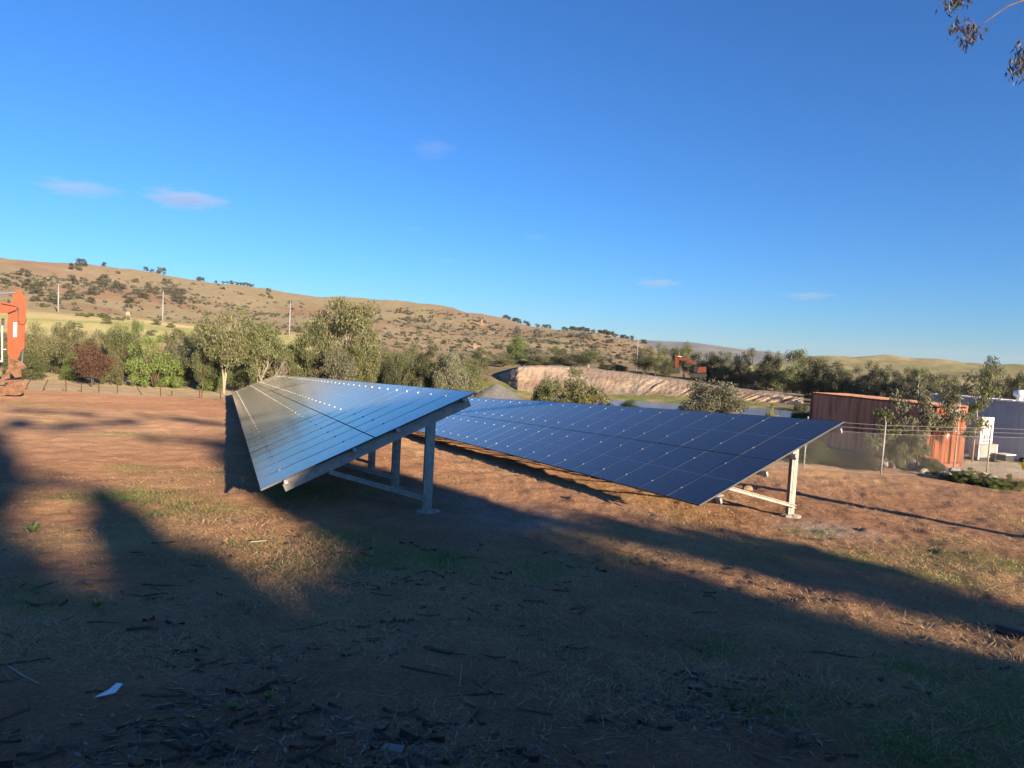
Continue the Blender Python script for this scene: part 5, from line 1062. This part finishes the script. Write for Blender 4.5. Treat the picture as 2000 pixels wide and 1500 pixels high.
def rubble():
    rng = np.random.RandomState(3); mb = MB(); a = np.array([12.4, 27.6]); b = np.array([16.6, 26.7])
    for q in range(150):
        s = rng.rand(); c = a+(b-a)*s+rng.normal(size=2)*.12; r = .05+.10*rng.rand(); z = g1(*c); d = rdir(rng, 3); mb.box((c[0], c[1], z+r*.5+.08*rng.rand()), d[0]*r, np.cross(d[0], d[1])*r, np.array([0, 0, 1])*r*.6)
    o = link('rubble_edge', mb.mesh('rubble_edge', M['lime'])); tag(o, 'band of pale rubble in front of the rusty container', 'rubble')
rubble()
def pipe():
    a = np.array(G(1946, 1236)); b = np.array(G(2040, 1262)); t = thing('black_pipe', 'black plastic pipe lying on the grass at the right edge', 'pipe', tuple(a)); mb = MB(); n = 20; d = b-a; d /= np.linalg.norm(d); b = a+d*2.5
    s = np.cross(d, (0, 0, 1)); s /= np.linalg.norm(s); w = np.cross(s, d); V = []; R1, R2 = .058, .050; up = np.array([0, 0, .055])
    for (c, r) in ((a, R1), (b, R1), (b, R2), (a, R2)): V += [c+up+s*r*math.cos(2*math.pi*i/n)+w*r*math.sin(2*math.pi*i/n) for i in range(n)]
    mb.add(V, [(j*n+i, j*n+(i+1) % n, ((j+1) % 4)*n+(i+1) % n, ((j+1) % 4)*n+i) for j in range(4) for i in range(n)]); part('pipe_wall', mb, M['black'], t, True)
pipe()
M['hut_wall'] = plain('hut_cream_wall', (.24, .22, .16), .8)
# ruins and hut far off on the slopes
def far_block(name, label, cat, px, py, wpx, hpx, mat, roofed=False):
    p = G(px, py, 120, 900); r = math.hypot(p.x, p.y); k = r*math.cos(az_of(px))/FPX; w, hh = wpx*k, hpx*k; t = thing(name, label, cat, p); a = az_of(px); e = np.array([math.cos(a), -math.sin(a), 0]); f = np.array([math.sin(a), math.cos(a), 0]); up = np.array([0, 0, 1.0]); P = np.array(p)
    mb = MB(); mb.box(P+up*(hh/2-.4), e*w/2, f*w*.35, up*(hh/2+.4)); part('wall', mb, mat, t)
    if roofed: mb = MB(); mb.profile([(-w*.56, 0), (w*.56, 0), (0, hh*.35)], P+up*hh-f*w*.42, P+up*hh+f*w*.42, e, up); part('roof', mb, M['hut_wall'], t)
    else:
        mb = MB(); mb.box(P+up*hh*1.1-e*w*.3, e*w*.16, f*w*.3, up*hh*.3); part('broken_top', mb, mat, t)
    return t
far_block('field_hut', 'tiny pale hut at the edge of the striped field', 'hut', 250, 614, 7, 4, M['hut_wall'], True)
far_block('stone_ruin', 'tan ruined stone wall low on the hill above the earth bank', 'ruin', 931, 683, 13, 9, M['stone'])
far_block('stone_chimney', 'lone stone chimney stump high on the hill', 'ruin', 941, 634, 3.5, 9, M['stone'])

# ------------------------------------------------------------------ saplings and bushes along the mesh fence
def sapling(px, ytop, dep, hdroop, w, seed, leafm, label, nlimb=9, nl=900, lf=.085, ybot=None, lean=0):
    rng = np.random.RandomState(seed); d = ray(px, horizon(px)); b = d*dep; base = np.array([b[0], b[1], g1(b[0], b[1])]); top = ray(px, ytop)*dep; top = np.array([base[0]+lean, base[1], top[2]]); H = top[2]-base[2]
    t = thing('gum_sapling', label, 'sapling', tuple(base)); mb = MB(); mid = base*.5+top*.5+np.array([.06, .05, 0]); mb.tube([base-[0, 0, .1], mid, top], [.035, .024, .008], 7); cl = []
    for q in range(nlimb):
        s = .38+.62*(q+rng.rand()*.6)/nlimb; st = base+(top-base)*min(s, 1); ph = rng.rand()*6.28; ln = w*(.35+.65*rng.rand())*(1.15-s*.6); e = st+np.array([math.cos(ph)*ln, math.sin(ph)*ln, .10*H*rng.rand()]); mb.tube([st, st*.5+e*.5+[0, 0, .08], e], [.012, .008, .004], 4)
        cl += [(*(e+np.array([0, 0, -.12])), .26, .30), (*(st*.4+e*.6), .22, .22)]
    part('trunk', mb, M['bark_pale'], t, True); C, A, B = leaves_for(rng, cl, nl, lf*1.6, .22, 1.1); link('crown', quads('crown', C-base, A, B, L[leafm]), t); return t
sapling(1808, 752, 26.4, 1, 1.25, 1, 'grey', 'tall thin gum sapling with a pale stem in front of the container corner', 15, 3600, .095, lean=-.25)
sapling(1880, 742, 26.6, 1, 1.05, 2, 'grey', 'drooping gum sapling right of the orange container end', 15, 3400, .095)
sapling(1915, 728, 29.6, 1, 1.0, 3, 'gum', 'leafy gum sapling standing in front of the blue shed', 12, 2200, .095)
sapling(1738, 806, 25.6, 1, .62, 4, 'gum', 'short broad leaved sapling beside the middle fence post', 9, 1300, .10)
sapling(1768, 800, 26.8, 1, .5, 7, 'gum_olive', 'small sapling between the middle fence post and the container corner', 6, 500)
def bush(px, py, r, h, w, kind, seed, leafm, name, label, cat='bush', group=None):
    p = T(px, r); return tree(name, label, cat, (p.x, p.y, p.z-.05), h, w, kind, seed, leafm, 'bark_dark', group)
bush(1783, 0, 31.2, 2.0, 1.7, 'willow', 31, 'gum_olive', 'feathery_shrub', 'feathery grey green shrub behind the fence in front of the container')
bush(1728, 0, 29.1, .95, .8, 'bare', 61, 'red', 'dead_shrub', 'dead brown shrub at the fence beside the middle post')
bush(1600, 0, 29.5, 1.0, 1.5, 'round', 53, 'dark', 'rounded_bush', 'low dark bush behind the fence under the right panel corner')
bush(1650, 0, 29.8, .6, 1.6, 'round', 51, 'dark', 'low_shrub', 'low dark weeds behind the fence before the rusty container')
bush(1700, 0, 29.4, .7, 1.2, 'round', 52, 'darkest', 'low_shrub', 'dark low shrub beside the dead brown shrub')
bush(1838, 0, 30.8, .6, .9, 'round', 52, 'gum', 'low_shrub', 'low shrub at the foot of the orange container end')
for i, (px, r, h, w) in enumerate([(1893, 29.2, .40, .7), (1916, 29.2, .62, .95), (1940, 29.0, .50, .8), (1972, 29.0, .40, .8), (2003, 29.2, .55, .9), (1868, 29.6, .3, .5)]):
    bush(px, 0, r, h, w, 'willow' if i % 3 else 'round', 31+i % 2 if i % 3 else 52, 'green' if i % 2 else 'gum', 'fence_shrub', 'leafy green shrub in the row at the right end of the fence', 'shrub', 'green shrubs along the fence foot')

# ------------------------------------------------------------------ grass, litter and small finds on the ground
def blades(name, n, seed, area, hgt, wid, mat, dens, label, flat=.75):
    rng = np.random.RandomState(seed); (r0, r1, a0, a1) = area
    r = np.exp(rng.uniform(math.log(r0), math.log(r1), n)); a = rng.uniform(a0, a1, n); x = r*np.sin(a); y = r*np.cos(a)
    keep = rng.rand(n) < dens(x, y, r); x, y, r = x[keep], y[keep], r[keep]; n = len(x); z = gzr(x, y)
    h = hgt*(.5+rng.rand(n))*(1+r*.02); lean = rng.normal(size=(n, 2))*flat
    a_ = np.c_[lean*h[:, None], h]*.5; ph = rng.rand(n)*6.28; wv = wid*(1+r*.10)
    b_ = np.c_[np.cos(ph)*wv, np.sin(ph)*wv, np.zeros(n)]; C = np.c_[x, y, z]+a_*.9
    o = link(name, quads(name, C, a_, b_, mat)); o['kind'] = 'stuff'; o['label'] = label; return o
def d_straw(x, y, r):
    c, g = zone_colour(x, y); f = fbm(x*.7, y*.7+3, 4)+fbm(x*.16, y*.16, 5)*.9; s = np.clip((f-.02)*2.6, 0.02, .8)*(.15+.6*S(3.0, 6.5, r))
    for gx, gy, rx, k in STRAW: s = np.maximum(s, k*np.exp(-((x-gx)**2+(y-gy)**2)/rx**2))
    return s*(1-S(15, 40, r)*.6)
def d_green(x, y, r):
    s = np.zeros(len(x)); f = np.clip(.7+2.5*fbm(x*.9, y*.9+3, 4), 0, 1)
    for gx, gy, rx, k in GREEN: s = np.maximum(s, k*np.exp(-((x-gx)**2+(y-gy)**2)/rx**2)*f)
    return s
M['straw'] = leaf_mat('dry_straw', (.25, .145, .065), (.56, .385, .20), .1); M['gblade'] = leaf_mat('green_blade', (.085, .155, .028), (.20, .28, .06), .25)
blades('dry_grass', 300000, 11, (2.2, 26, rad(-44), rad(44)), .042, .0019, M['straw'], d_straw, 'thin dry grass over the dirt yard', 1.7)
blades('green_grass', 420000, 12, (2.2, 30, rad(-44), rad(44)), .045, .0018, M['gblade'], d_green, 'short green grass in patches over the dirt yard')
def litter():
    rng = np.random.RandomState(4); n = 60000; r = np.exp(rng.uniform(math.log(2.2), math.log(16), n)); a = rng.uniform(rad(-44), rad(44), n); x, y = r*np.sin(a), r*np.cos(a)
    d = np.clip(.10+3.6*fbm(x*.55+8, y*.55, 5)+(1-S(3.5, 8, r))*.35, .03, 1)*(1-S(7, 16, r)*.85); k = rng.rand(n) < d; x, y, r = x[k], y[k], r[k]; n = len(x); z = gzr(x, y)+.008
    ph = rng.rand(n)*6.28; ln = .010+.055*rng.rand(n)**2.5; tl = rng.normal(size=n)*.25; A = np.c_[np.cos(ph), np.sin(ph), tl]*ln[:, None]; w = ln*(.07+.22*rng.rand(n)); B = np.c_[-np.sin(ph), np.cos(ph), rng.normal(size=n)*.3]*w[:, None]
    o = link('leaf_litter', quads('leaf_litter', np.c_[x, y, z], A, B, leaf_mat('fallen_leaf', (.014, .008, .0045), (.21, .135, .08), 0))); o['kind'] = 'stuff'; o['label'] = 'fallen gum leaves and bark strewn over the shaded ground'
    mb = MB()
    for q in range(170):
        rr = math.exp(rng.uniform(math.log(2.6), math.log(12))); aa = rng.uniform(rad(-42), rad(42)); p = np.array([rr*math.sin(aa), rr*math.cos(aa), 0]); ph = rng.rand()*6.28; l_ = .05+.22*rng.rand()**2; d = np.array([math.cos(ph), math.sin(ph), 0])*l_; pts = []
        for s in (-1, 0, 1): v = p+d*s+rng.normal(size=3)*.02; v[2] = float(gzr(v[0], v[1])[0])+.008; pts.append(v)
        mb.tube(pts, [.006+.006*rng.rand(), .005+.006*rng.rand(), .003], 4)
    o = link('twig_litter', mb.mesh('twig_litter', M['twig'])); o['kind'] = 'stuff'; o['label'] = 'small dark twigs scattered over the shaded ground'
litter()
def bark_strips():
    rng = np.random.RandomState(41); mb = MB(); n = 0
    while n < 520:
        rr = math.exp(rng.uniform(math.log(2.4), math.log(11))); aa = rng.uniform(rad(-43), rad(43)); x, y = rr*math.sin(aa), rr*math.cos(aa)
        if rng.rand() > .25+3.5*float(fbm(x*.55+8, y*.55, 5))+(.3 if rr < 5 else 0): continue
        n += 1; ph = rng.normal()*.7+.2; ln = .04+.13*rng.rand()**2; w = .008+.016*rng.rand(); d = np.array([math.cos(ph), math.sin(ph)]); e = np.array([-d[1], d[0]]); V = []; cv = rng.normal()*.25; tw = rng.normal()*.012
        for k in range(5):
            t = (k-2)/2; ww = w*(1-.55*abs(t)**2)*(.8+.4*rng.rand()); c = np.array([x, y])+d*ln*t+e*cv*ln*t*t; z = float(gzr(*c)[0])+.012+.012*abs(t)*rng.rand()
            V += [(*(c-e*ww), z-tw*t), (*c, z+ww*.35), (*(c+e*ww), z+tw*t)]
        mb.add(V, [f for k in range(4) for f in ((3*k, 3*k+1, 3*k+4, 3*k+3), (3*k+1, 3*k+2, 3*k+5, 3*k+4))])
    o = link('bark_litter', mb.mesh('bark_litter', plain('shed_bark', (.048, .028, .018), .9, 0, .6, 3))); o['kind'] = 'stuff'; o['label'] = 'dark shed bark strips lying on the shaded ground'
bark_strips()
def soil_clods():
    rng = np.random.RandomState(14); n = 42000; r = np.exp(rng.uniform(math.log(3), math.log(42), n)); a = rng.uniform(rad(-44), rad(44), n); x, y = r*np.sin(a), r*np.cos(a); k = rng.rand(n) < np.clip(.3+1.8*fbm(x*.4, y*.4+5, 4), .03, 1); x, y, r = x[k], y[k], r[k]; z = gzr(x, y); n = len(x)
    s = (.004+.010*rng.rand(n)**3)*(1+r*.045); base = np.array([(1, 0, 0), (-1, 0, 0), (0, 1, 0), (0, -1, 0), (0, 0, 1), (0, 0, -1)], float); V = (np.c_[x, y, z][:, None, :]+base[None]*s[:, None, None]*(.6+.7*rng.rand(n, 6, 1))).reshape(-1, 3); mb_f = np.array([(0, 2, 4), (2, 1, 4), (1, 3, 4), (3, 0, 4), (2, 0, 5), (1, 2, 5), (3, 1, 5), (0, 3, 5)]); Fc = (np.arange(n)[:, None, None]*6+mb_f[None]).reshape(-1, 3)
    me = bpy.data.meshes.new('soil_clods'); me.from_pydata(V.tolist(), [], Fc.tolist()); me.materials.append(plain('clod_soil', (.27, .14, .078), 1, 0, .4, .8)); o = link('soil_clods', me); o['kind'] = 'stuff'; o['label'] = 'small clods and pebbles over the dirt yard'
soil_clods()
def scrap(name, label, cat, px, py, pts, mat, th=.004, lift=.02):
    p = np.array(G(px, py)); d = np.array([p[0], p[1], 0]); d /= np.linalg.norm(d); e = np.array([d[1], -d[0], 0]); mb = MB(); n = len(pts); top = [p+e*u+d*v+np.array([0, 0, w+lift]) for u, v, w in pts]; bot = [q-np.array([0, 0, th]) for q in top]
    mb.add(top+bot, [tuple(range(n)), tuple(range(n, 2*n))[::-1]]+[(i, n+i, n+(i+1) % n, (i+1) % n) for i in range(n)]); mb.v = [tuple(np.array(v)-p) for v in mb.v]; o = link(name, mb.mesh(name, mat)); o.location = p; return tag(o, label, cat)
scrap('paper_scrap', 'torn white scrap lying on the dark soil at lower left', 'scrap', 212, 1362, [(-.085, 0, 0), (-.03, -.02, .01), (.04, -.03, .02), (.085, .03, .045), (.05, .05, .05), (.0, .03, .02), (-.05, .02, .005)], M['paper'])
scrap('bark_piece', 'pale pointed bark piece at the bottom of the picture', 'bark', 752, 1472, [(-.13, .03, 0), (-.03, .0, .015), (.10, -.03, .0), (.12, .01, .02), (.03, .03, .025)], plain('grey_bark_piece', (.26, .22, .19), .9), .006)
def stick(name, label, pts, r, mat):
    P = [np.array(G(px, py))+np.array([0, 0, dz]) for px, py, dz in pts]; c = P[0].copy(); mb = MB(); mb.tube([q-c for q in P], [r, r*.9, r*.5][:len(P)] if len(P) <= 3 else [r]*len(P), 6); o = link(name, mb.mesh(name, mat)); o.location = c; return tag(o, label, 'stick')
stick('straw_stalk', 'single upright straw stalk on the shaded ground', [(898, 1340, 0), (899, 1336, .11), (899.5, 1330, .17)], .004, M['straw'])
stick('bent_stick', 'bent pale stick curling over the shaded grass', [(1338, 1312, .04), (1352, 1326, .02), (1374, 1332, .02)], .006, M['bark_pale'])
stick('dead_stick', 'thin pale stick lying at the left edge of the dark soil', [(10, 1302, .02), (45, 1325, .02), (76, 1343, .03)], .006, M['bark_pale'])
stick('dead_stick', 'pale stick lying across the sunlit grass strip', [(490, 1062, .03), (505, 1061, .03), (520, 1059, .03)], .01, M['bark_pale'])
stick('dark_stick', 'dark curved stick above the bark piece on shaded ground', [(830, 1270, .03), (870, 1280, .03), (912, 1284, .02)], .018, M['twig'])
def weed(px, py, s, seed, label):
    rng = np.random.RandomState(seed); p = np.array(G(px, py)); n = 26; ph = rng.rand(n)*6.28; el = rng.uniform(.25, 1.1, n); A = np.c_[np.cos(ph)*np.cos(el), np.sin(ph)*np.cos(el), np.sin(el)]*(s*(.5+.5*rng.rand(n)))[:, None]*.5; B = np.c_[-np.sin(ph), np.cos(ph), np.zeros(n)]*s*.11; o = link('weed', quads('weed', A, A, B, L['green'])); o.location = p; return tag(o, label, 'weed')
weed(455, 1388, .10, 1, 'small bright green leafy weed on the dark soil'); weed(525, 1365, .08, 2, 'smaller dull weed up and right of the bright one')
weed(190, 1185, .14, 3, 'leafy weed at the edge of the shaded lower left ground'); weed(65, 1040, .2, 5, 'dark green weed tuft in the tree shade at the left')

# finer scrub too many to count, and the air
def scrub():
    rng = np.random.RandomState(77); Cs = []; As = []; Bs = []; n = 0
    while n < 2600:
        px = rng.uniform(-40, 1262); lo = np.interp(px, [-40, 0, 200, 450, 700, 800, 1000, 1250], [512, 514, 524, 560, 600, 603, 630, 672]); hi = np.interp(px, [-40, 200, 450, 700, 1000, 1250], [600, 612, 645, 690, 700, 712]); t = rng.rand()
        py = lo+2+t*(hi-lo); dens = (.9 if px > 690 else .55*math.exp(-((t-.42)/.34)**2)+.08)*(.35+1.6*float(np.clip(fbm(px*.02, py*.05, 3)+.35, 0, 1)))
        if px < 690 and py < lo+10: dens *= .2
        if rng.rand() > dens: continue
        d = ray(px, py); d = d/math.hypot(d[0], d[1]); rs = np.linspace(230, 900, 500); zz = gz(rs*d[0], rs*d[1]); k = np.argmax(rs*d[2] < zz)
        if k == 0: continue
        p = np.array([rs[k]*d[0], rs[k]*d[1], float(gzr(rs[k]*d[0], rs[k]*d[1])[0])]); s = rs[k]/1295*(1.6+3.6*rng.rand()**2); m_ = 14
        dd = rdir(rng, m_); dd[:, 2] = np.abs(dd[:, 2])*.8; C = p+dd*s*rng.rand(m_)[:, None]**.5; a = rdir(rng, m_); b = np.cross(a, rdir(rng, m_)); Cs.append(C); As.append(a*s*.55); Bs.append(b*s*.45); n += 1
    o = link('hill_scrub', quads('hill_scrub', np.concatenate(Cs), np.concatenate(As), np.concatenate(Bs), L['hill'])); o['kind'] = 'stuff'; o['label'] = 'fine low scrub covering the dry hill'
scrub()
def haze():
    mt = bpy.data.materials.new('haze_air'); mt.use_nodes = True; nt = mt.node_tree; nt.nodes.clear(); o = nt.nodes.new('ShaderNodeOutputMaterial'); v = nt.nodes.new('ShaderNodeVolumePrincipled'); v.inputs['Color'].default_value = (.80, .88, 1, 1); v.inputs['Density'].default_value = .000065; v.inputs['Anisotropy'].default_value = .1; nt.links.new(v.outputs[0], o.inputs['Volume'])
    mb = MB(); mb.bx(-4600, 4600, -400, 4600, -40, 125); o = link('haze', mb.mesh('haze', mt)); o['kind'] = 'stuff'; o['label'] = 'thin bluish air over the far hills'
haze()
# ------------------------------------------------------------------ clouds
def cloud_mat(name, dens, scale):
    mt = bpy.data.materials.new(name); mt.use_nodes = True; nt = mt.node_tree; n = nt.nodes; l = nt.links; n.clear(); o = n.new('ShaderNodeOutputMaterial'); v = n.new('ShaderNodeVolumePrincipled'); v.inputs['Color'].default_value = (.66, .68, .66, 1); v.inputs['Anisotropy'].default_value = 0.0
    tc = n.new('ShaderNodeTexCoord'); nz = n.new('ShaderNodeTexNoise'); nz.inputs['Scale'].default_value = scale; nz.inputs['Detail'].default_value = 5; nz.inputs['Roughness'].default_value = .6; l.new(tc.outputs['Object'], nz.inputs['Vector'])
    ln = n.new('ShaderNodeVectorMath'); ln.operation = 'LENGTH'; l.new(tc.outputs['Object'], ln.inputs[0])
    m1 = n.new('ShaderNodeMath'); m1.operation = 'MULTIPLY_ADD'; l.new(ln.outputs['Value'], m1.inputs[0]); m1.inputs[1].default_value = -.62; l.new(nz.outputs['Fac'], m1.inputs[2])
    mr = n.new('ShaderNodeMapRange'); mr.inputs['From Min'].default_value = .04; mr.inputs['From Max'].default_value = .30; mr.inputs['To Min'].default_value = 0; mr.inputs['To Max'].default_value = dens; l.new(m1.outputs[0], mr.inputs['Value']); l.new(mr.outputs[0], v.inputs['Density']); l.new(v.outputs[0], o.inputs['Volume']); return mt
def cloud(px, py, wpx, hpx, dens, seed, label):
    r = 5000; p = at(px, py, r); k = np.linalg.norm(p)/FPX*math.cos(math.atan(math.hypot(px-1000, py-750)/FPX)); mb = MB(); n, q = 20, 10; V = []
    for j in range(q+1):
        th = math.pi*j/q; V += [(math.sin(th)*math.cos(2*math.pi*i/n), math.sin(th)*math.sin(2*math.pi*i/n), math.cos(th)) for i in range(n)]
    mb.add(V, [(j*n+i, (j+1)*n+i, (j+1)*n+(i+1) % n, j*n+(i+1) % n) for j in range(q) for i in range(n)]); o = link('cloud', mb.mesh('cloud', cloud_mat('cloud_vapour', dens, 2.4), True)); o.location = p; a = math.atan2(p[0], p[1]); w = wpx*k/2
    o.scale = (w*1.25, w*.6, hpx*k/2*1.3); o.rotation_euler = (0, 0, -a); o.rotation_euler.rotate_axis('Y', -.02); return tag(o, label, 'cloud')
cloud(150, 367, 165, 36, .0026, 1, 'long faint pinkish cloud at the far left')
cloud(360, 389, 170, 40, .0045, 2, 'brightest long pinkish cloud above the left of the hill')
cloud(846, 290, 100, 44, .0009, 3, 'small wispy white cloud high in the middle of the sky')
cloud(1282, 553, 105, 20, .0030, 4, 'small grey flat cloud right of the middle above the far ridge')
cloud(1575, 578, 110, 18, .0022, 5, 'thin grey cloud low on the right')
cloud(1045, 463, 60, 16, .0011, 6, 'tiny faint cloud in the middle of the sky')
cloud(870, 510, 50, 14, .0009, 7, 'tiny faint cloud just above the hill crest')
cloud(810, 447, 44, 14, .0007, 8, 'faintest small cloud left of the middle')
for o in ORIG:
    if '_o' in o: del o['_o']
